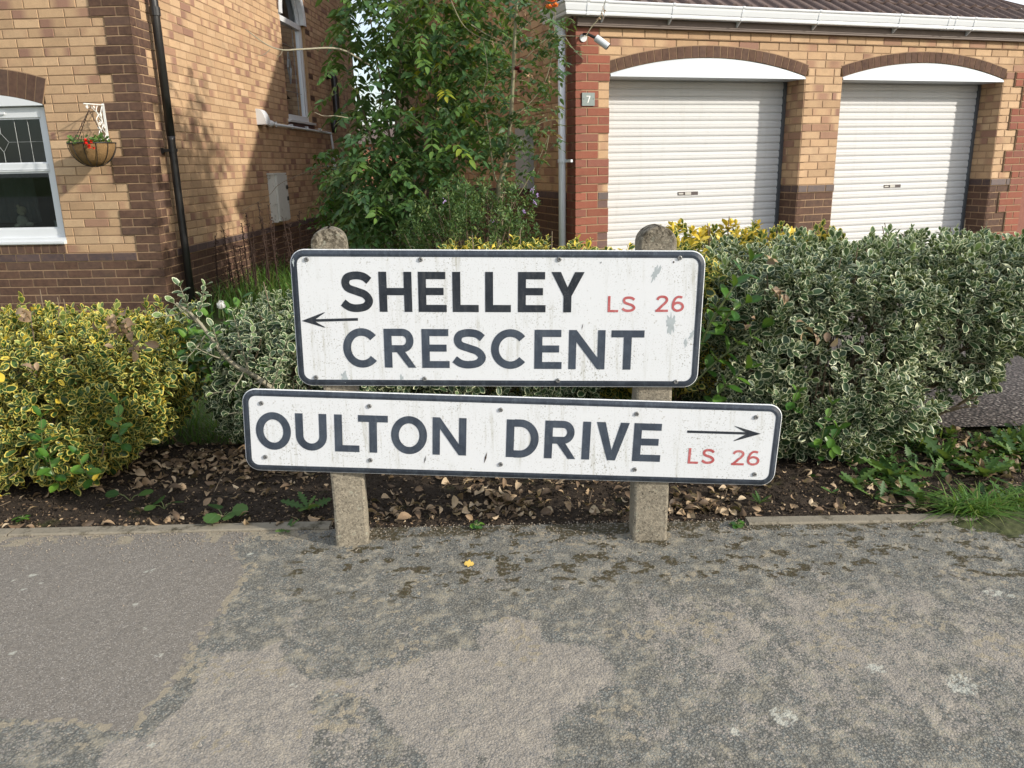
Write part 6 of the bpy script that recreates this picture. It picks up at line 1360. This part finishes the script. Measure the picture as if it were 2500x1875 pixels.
# ------------------------------------------------------------------ the shrubs and trees between the houses
def blob_pts(blobs, per):
    out = []
    for (u, v, ru, rv, Y, dY, w_) in blobs:
        m = int(per*w_*ru*rv/4000); r = np.sqrt(rng.uniform(0, 1, m)); a = rng.uniform(0, 2*math.pi, m); uu = (u+ru*r*np.cos(a))*D_; vv = (v+rv*r*np.sin(a))*D_; YY = Y+rng.uniform(-dY, dY, m)
        out += [at(p, q, y) for p, q, y in zip(uu, vv, YY)]
    return np.array(out)
def pinnate(name, P, L, nl, lsz, mat, parent, T=T_OV, down=.35, gfun=None, rach=True, centre=None):
    n = len(P); hd = rng.uniform(0, 2*math.pi, n); X = np.stack([np.cos(hd), np.sin(hd), rng.normal(-down, .3, n)], 1)
    if centre is not None:
        out = P-np.array(centre); X[:, 0] += np.sign(out[:, 0])*.5
    X = nrmz(X); side = nrmz(np.cross([0, 0, 1.], X)+1e-4); N = nrmz(np.cross(X, side)+rng.normal(0, .3, (n, 3)))
    Ls = L*rng.uniform(.7, 1.2, n); B, LX, LN, S, G = [], [], [], [], []
    g0 = rng.uniform(0, .86, n) if gfun is None else gfun(P)
    for k in range(nl):
        t_ = .30+.7*k/(nl-1); base = P+X*(Ls*t_)[:, None]-np.array([0, 0, 1.])*(Ls*.25*t_**2)[:, None]
        for sg_ in ((1, -1) if k < nl-1 else (0,)):
            B.append(base); LX.append(X*(.45 if sg_ else 1)+side*sg_*.9-np.array([0, 0, .25])+rng.normal(0, .12, (n, 3))); LN.append(N+rng.normal(0, .2, (n, 3))); S.append(lsz*rng.uniform(.75, 1.2, n)); G.append(np.clip(g0+rng.normal(0, .05, n), 0, 1))
    B, LX, LN, S, G = map(np.concatenate, (B, LX, LN, S, G))
    o = leaf_mesh(name, T, B, LX, LN, S, G, rng.uniform(0, 1, len(B)), mat, parent)
    if rach:
        mb = MB()
        for i in range(n):
            p = P[i]; e = P[i]+X[i]*Ls[i]-np.array([0, 0, 1.])*Ls[i]*.25; mb.tube([p, (p+e)/2+np.array([0, 0, Ls[i]*.06]), e], [.0022, .0016, .0010], 3, caps=False)
        mb.build('leaf_stalks', M_STEM, parent)
    return o
GZ = -.36
tr1 = thing('small_tree', (-.95, 6.9, GZ), 'dense small tree with dark pinnate leaves filling the gap between the houses', 'tree')
blobs = [(872, 60, 90, 60, 6.9, .5, .8), (960, 50, 120, 70, 6.9, .5, 1.0), (905, 170, 110, 70, 6.8, .5, 1.1), (1000, 150, 90, 80, 7.0, .5, .9), (790, 20, 75, 40, 6.9, .4, .7), (750, 60, 45, 40, 6.8, .3, .7), (755, 140, 38, 45, 6.8, .3, .6), (885, 290, 115, 70, 6.7, .5, 1.1), (980, 290, 90, 80, 6.7, .5, 1.0),
         (790, 300, 65, 55, 6.8, .4, .7), (765, 215, 40, 50, 6.8, .3, .55), (830, 390, 110, 75, 6.7, .5, 1.2), (780, 455, 85, 60, 6.8, .4, 1.1), (930, 390, 100, 80, 6.7, .5, 1.1), (860, 480, 110, 50, 6.8, .4, 1.2), (1060, 90, 60, 80, 7.0, .4, .7), (1040, 260, 60, 80, 6.9, .4, .6), (835, 120, 60, 90, 7.1, .3, .75), (800, 240, 40, 60, 6.9, .3, .6),
         (880, -60, 190, 80, 7.0, .6, .8), (1040, -60, 90, 70, 7.0, .5, .6)]
P = blob_pts(blobs, 44)
def gy(Pp):
    g = rng.uniform(0, .80, len(Pp)); uv = []
    for i, p in enumerate(Pp):
        c = p-CAM; z = c@FWD; u = (1250+FPX*(c@RT)/z)/D_; v = (937.5+FPX*(c@DN)/z)/D_
        if (abs(u-925) < 45 and abs(v-185) < 70) and rng.uniform() < .24: g[i] = .985
        if 860 < u < 1010 and v < 330: g[i] = min(1, g[i]+.12)
    return g
def hide_gap(P):
    keep = []
    for p in P:
        c = p-CAM; z = c@FWD; u = (1250+FPX*(c@RT)/z)/D_; v = (937.5+FPX*(c@DN)/z)/D_
        gap = (((u-808)/26)**2+((v-40)/42)**2 < 1) or (((u-822)/22)**2+((v-190)/34)**2 < 1) or (((u-838)/26)**2+((v-255)/16)**2 < 1) or (((u-787)/9)**2+((v-125)/50)**2 < 1)
        keep.append(not gap or rng.uniform() < .42)
    return P[np.array(keep)]
P = hide_gap(P); pinnate('foliage', P, .19, 4, .078, M_ASH, tr1, gfun=gy)
mb = MB()
def limb(mb, pts, r0, r1, n=6): c = cat_rom([np.array(p, float) for p in pts], 5); mb.tube(c, list(np.linspace(r0, r1, len(c))), n)
b0 = np.array([-.95, 6.95, GZ])
for (u, v) in ((875, 20), (960, 30), (800, 40), (905, 190), (1000, 180), (790, 330), (870, 380), (960, 330), (760, 150), (930, 90)):
    e = at(u*D_, v*D_, 6.85); limb(mb, [b0+rng.normal(0, .03, 3)*[1, 1, 0], b0*.5+e*.5+rng.normal(0, .07, 3), e], .020, .005, 7)
mb.build('trunk', M_BARK, tr1)
mb = MB()
limb(mb, [at(900, 140*D_, 6.7), at(830, 120, 6.5), at(740, 120, 6.3), at(690, 122, 6.2), at(650, 108, 6.15), at(600, 72, 6.1)], .0085, .0030); limb(mb, [at(660, 120, 6.17), at(645, 133, 6.16), at(624, 137, 6.16)], .0025, .0012)
limb(mb, [at(860, 290, 6.6), at(820, 283, 6.4), at(790, 283, 6.35), at(768, 274, 6.3)], .0038, .0018); limb(mb, [at(690, 122, 6.2), at(686, 132, 6.2), at(677, 140, 6.2)], .0025, .0012)
mb.build('bare_branches', M_PALEBARK, tr1)
# pale green bushy shrub low at the left of the tree
sh = thing('pale_green_shrub', at(735*D_, 480*D_, 7.6)*np.array([1, 1, 0])+np.array([0, 0, GZ]), 'light green shrub low against the side wall left of the small tree', 'shrub')
P = blob_pts([(715, 385, 38, 30, 7.4, .4, 1.4), (720, 450, 48, 35, 7.4, .4, 1.2), (755, 400, 35, 60, 7.5, .4, 1.4), (700, 345, 22, 22, 7.3, .3, 1.2), (740, 500, 55, 35, 7.5, .4, 1.6)], 120)
pinnate('foliage', P, .11, 3, .055, M_GREEN, sh, down=.2, rach=False)
mb = MB(); b1 = np.array(sh.location)
for q in P[::9]: limb(mb, [b1, (b1+q)/2+rng.normal(0, .05, 3), q], .008, .002, 5)
limb(mb, [at(800, 400, 7.3), at(690, 445, 7.2), at(655, 478, 7.1), at(590, 515, 7.0)], .003, .0015, 4)
mb.build('stems', M_BARK, sh)
# climbing rose with its pale trunk
rs = thing('rose_bush', ground(1215, 590, 0)*0+np.array([at(1215, 620, 6.3)[0], 6.3, GZ]), 'tall leggy rose with pale trunk, dark red and orange blooms beside the grey downpipe', 'shrub')
P = blob_pts([(1150, 60, 60, 60, 6.3, .35, .8), (1180, 130, 50, 50, 6.3, .3, .8), (1150, 200, 55, 45, 6.3, .35, .8), (1190, 240, 30, 30, 6.2, .2, .9), (1120, 280, 60, 50, 6.3, .3, .8), (1170, 300, 35, 40, 6.2, .2, .7), (1090, 330, 60, 60, 6.4, .3, .8), (1130, 360, 35, 40, 6.3, .2, .7), (1070, 180, 50, 80, 6.4, .3, .7), (1205, 60, 25, 50, 6.1, .15, .7), (1235, 110, 22, 22, 6.1, .1, .4), (1150, -50, 80, 60, 6.4, .3, .6)], 60)
def gr(Pp):
    g = rng.uniform(0, .86, len(Pp))
    for i, p in enumerate(Pp):
        c = p-CAM; z = c@FWD; u = (1250+FPX*(c@RT)/z)/D_; v = (937.5+FPX*(c@DN)/z)/D_
        if 1175 < u < 1225 and 225 < v < 310 and rng.uniform() < .6: g[i] = 1.
    return g
pinnate('foliage', P, .085, 3, .050, M_ROSE, rs, gfun=gr, down=.1)
mb = MB()
limb(mb, [at(1212, 625, 6.3)*[1, 1, 0]+[0, 0, GZ], at(1214, 590, 6.3), at(1220, 540, 6.3), at(1219, 450, 6.3)], .032, .024, 9)
limb(mb, [at(1219, 452, 6.3), at(1235, 390, 6.3), at(1246, 300, 6.3), at(1252, 200, 6.3), at(1256, 100, 6.3), at(1262, 0, 6.3), at(1262, -90, 6.3)], .018, .009, 8)
limb(mb, [at(1219, 452, 6.3), at(1208, 430, 6.28), at(1200, 380, 6.25), at(1195, 330, 6.2)], .010, .004)
for pts in ([(1215, 560), (1190, 535), (1150, 490), (1120, 470), (1095, 455)], [(1216, 545), (1200, 520), (1170, 440), (1120, 400)], [(1222, 540), (1270, 470), (1310, 400), (1340, 330)], [(1250, 165), (1270, 155), (1310, 115), (1345, 90), (1400, 88), (1430, 90)], [(1380, 92), (1400, 120), (1425, 145)],
            [(1246, 290), (1290, 255), (1330, 200), (1350, 120), (1355, 40), (1360, -20)], [(1150, 60), (1190, 85), (1240, 105)], [(1200, 380), (1190, 300), (1180, 230), (1190, 170), (1180, 100)], [(1222, 420), (1270, 340), (1320, 300), (1370, 290)], [(1256, 90), (1285, 60), (1300, 45)], [(1100, 0), (1130, 60), (1170, 90), (1230, 110)], [(1340, 330), (1330, 380), (1310, 430)], [(1430, 88), (1445, 65), (1465, 40), (1478, 0)]):
    limb(mb, [at(a, b, 6.25+.02*i) for i, (a, b) in enumerate(pts)], .0045, .0020, 6)
mb.build('trunk', simple('rose_bark', (.20, .18, .105), .8, .35, 50, .4), rs)
def bloom(u, v, Y, r_, col, nm):
    c = at(u, v, Y); mb = MB()
    for k in range(14):
        a = 2.4*k; el = .2+1.1*k/14; d = np.array([math.cos(a)*math.cos(el), math.sin(a)*math.cos(el), math.sin(el)]); s_ = np.cross(d, UP); s_ = s_/np.linalg.norm(s_)
        tp = c+d*r_*rng.uniform(.8, 1.1); mb.add([c, c+d*r_*.5-s_*r_*.4, tp-s_*r_*.25+UP*r_*.1, tp+s_*r_*.25+UP*r_*.1, c+d*r_*.5+s_*r_*.4], [(0, 1, 2, 3, 4)])
    mb.build(nm, simple(nm+'_petals', col, .6, .2, 40), rs)
for (u, v, r_) in ((1345, 5, .05), (1340, 22, .035), (1355, 18, .030), (1332, 0, .03)): bloom(u, v, 6.05, r_, (.85, .25, .05), 'orange_bloom')
for (u, v, r_) in ((1262, 172, .030), (1268, 178, .024)): bloom(u, v, 6.15, r_, (.11, .006, .012), 'dark_red_bloom')
mb = MB()
for (u, v) in ((1475, 25), (1470, 35), (1466, 45), (1300, 190), (1330, 205), (1345, 165), (1345, 98), (1355, 96), (1205, 110), (1290, 185), (1340, 200), (1070, 265), (1280, 30)):
    c = at(u, v, 6.1)
    for j in range(5): mb.tube([c, c+rng.normal(0, .016, 3)], [.004, .0015], 4)
mb.build('dead_heads', simple('dead_flower', (.42, .27, .15), .8, .3, 60), rs)
# hebe with small leaves and mauve flower spikes
hbz = thing('hebe_shrub', np.array([at(1020*D_, 540*D_, 6.0)[0], 6.0, GZ]), 'low small leaved shrub with mauve flowers in front of the small tree', 'shrub')
P = blob_pts([(960, 470, 75, 55, 6.0, .35, 1), (1040, 480, 75, 50, 6.0, .35, 1), (1110, 440, 45, 50, 6.0, .25, .9), (1000, 420, 60, 40, 6.1, .3, .7), (1120, 500, 50, 35, 6.0, .25, 1), (900, 500, 50, 35, 6.1, .3, 1), (1060, 420, 35, 40, 6.1, .2, .6), (1150, 420, 16, 30, 6.0, .1, .5)], 150)
D = nrmz(np.array([0, 0, 1.])+rng.normal(0, .55, P.shape)); B, X, N2, o_ = shoots(P, D, 5, .03, (25, 75), .014); k = len(B)
leaf_mesh('foliage', T_HEBE, B, X, N2, .032*rng.uniform(.7, 1.2, k), rng.uniform(0, 1, k), rng.uniform(0, 1, k), M_HEBE, hbz, np.full(k, 1.5))
mb = MB(); b1 = np.array(hbz.location)
for q in P[::14]: limb(mb, [b1+rng.normal(0, .06, 3)*[1, 1, 0], (b1+q)/2+rng.normal(0, .05, 3), q], .008, .002, 5)
mb.build('stems', M_BARK, hbz)
mb = MB()
for (u, v) in ((1312, 482), (1300, 470), (1085, 495), (1308, 500), (1280, 520), (1200, 545)):
    c = at(u, v, 5.75)
    for j in range(8): p = c+np.array([rng.normal(0, .006), rng.normal(0, .006), rng.uniform(0, .03)]); mb.tube([p, p+rng.normal(0, .008, 3)], .0028, 4)
mb.build('flower_spike', simple('mauve_flower', (.38, .26, .48), .7, .2, 60), hbz)
print('objects', len(scene.objects), 'verts', sum(len(o.data.vertices) for o in scene.objects if o.type == 'MESH'))
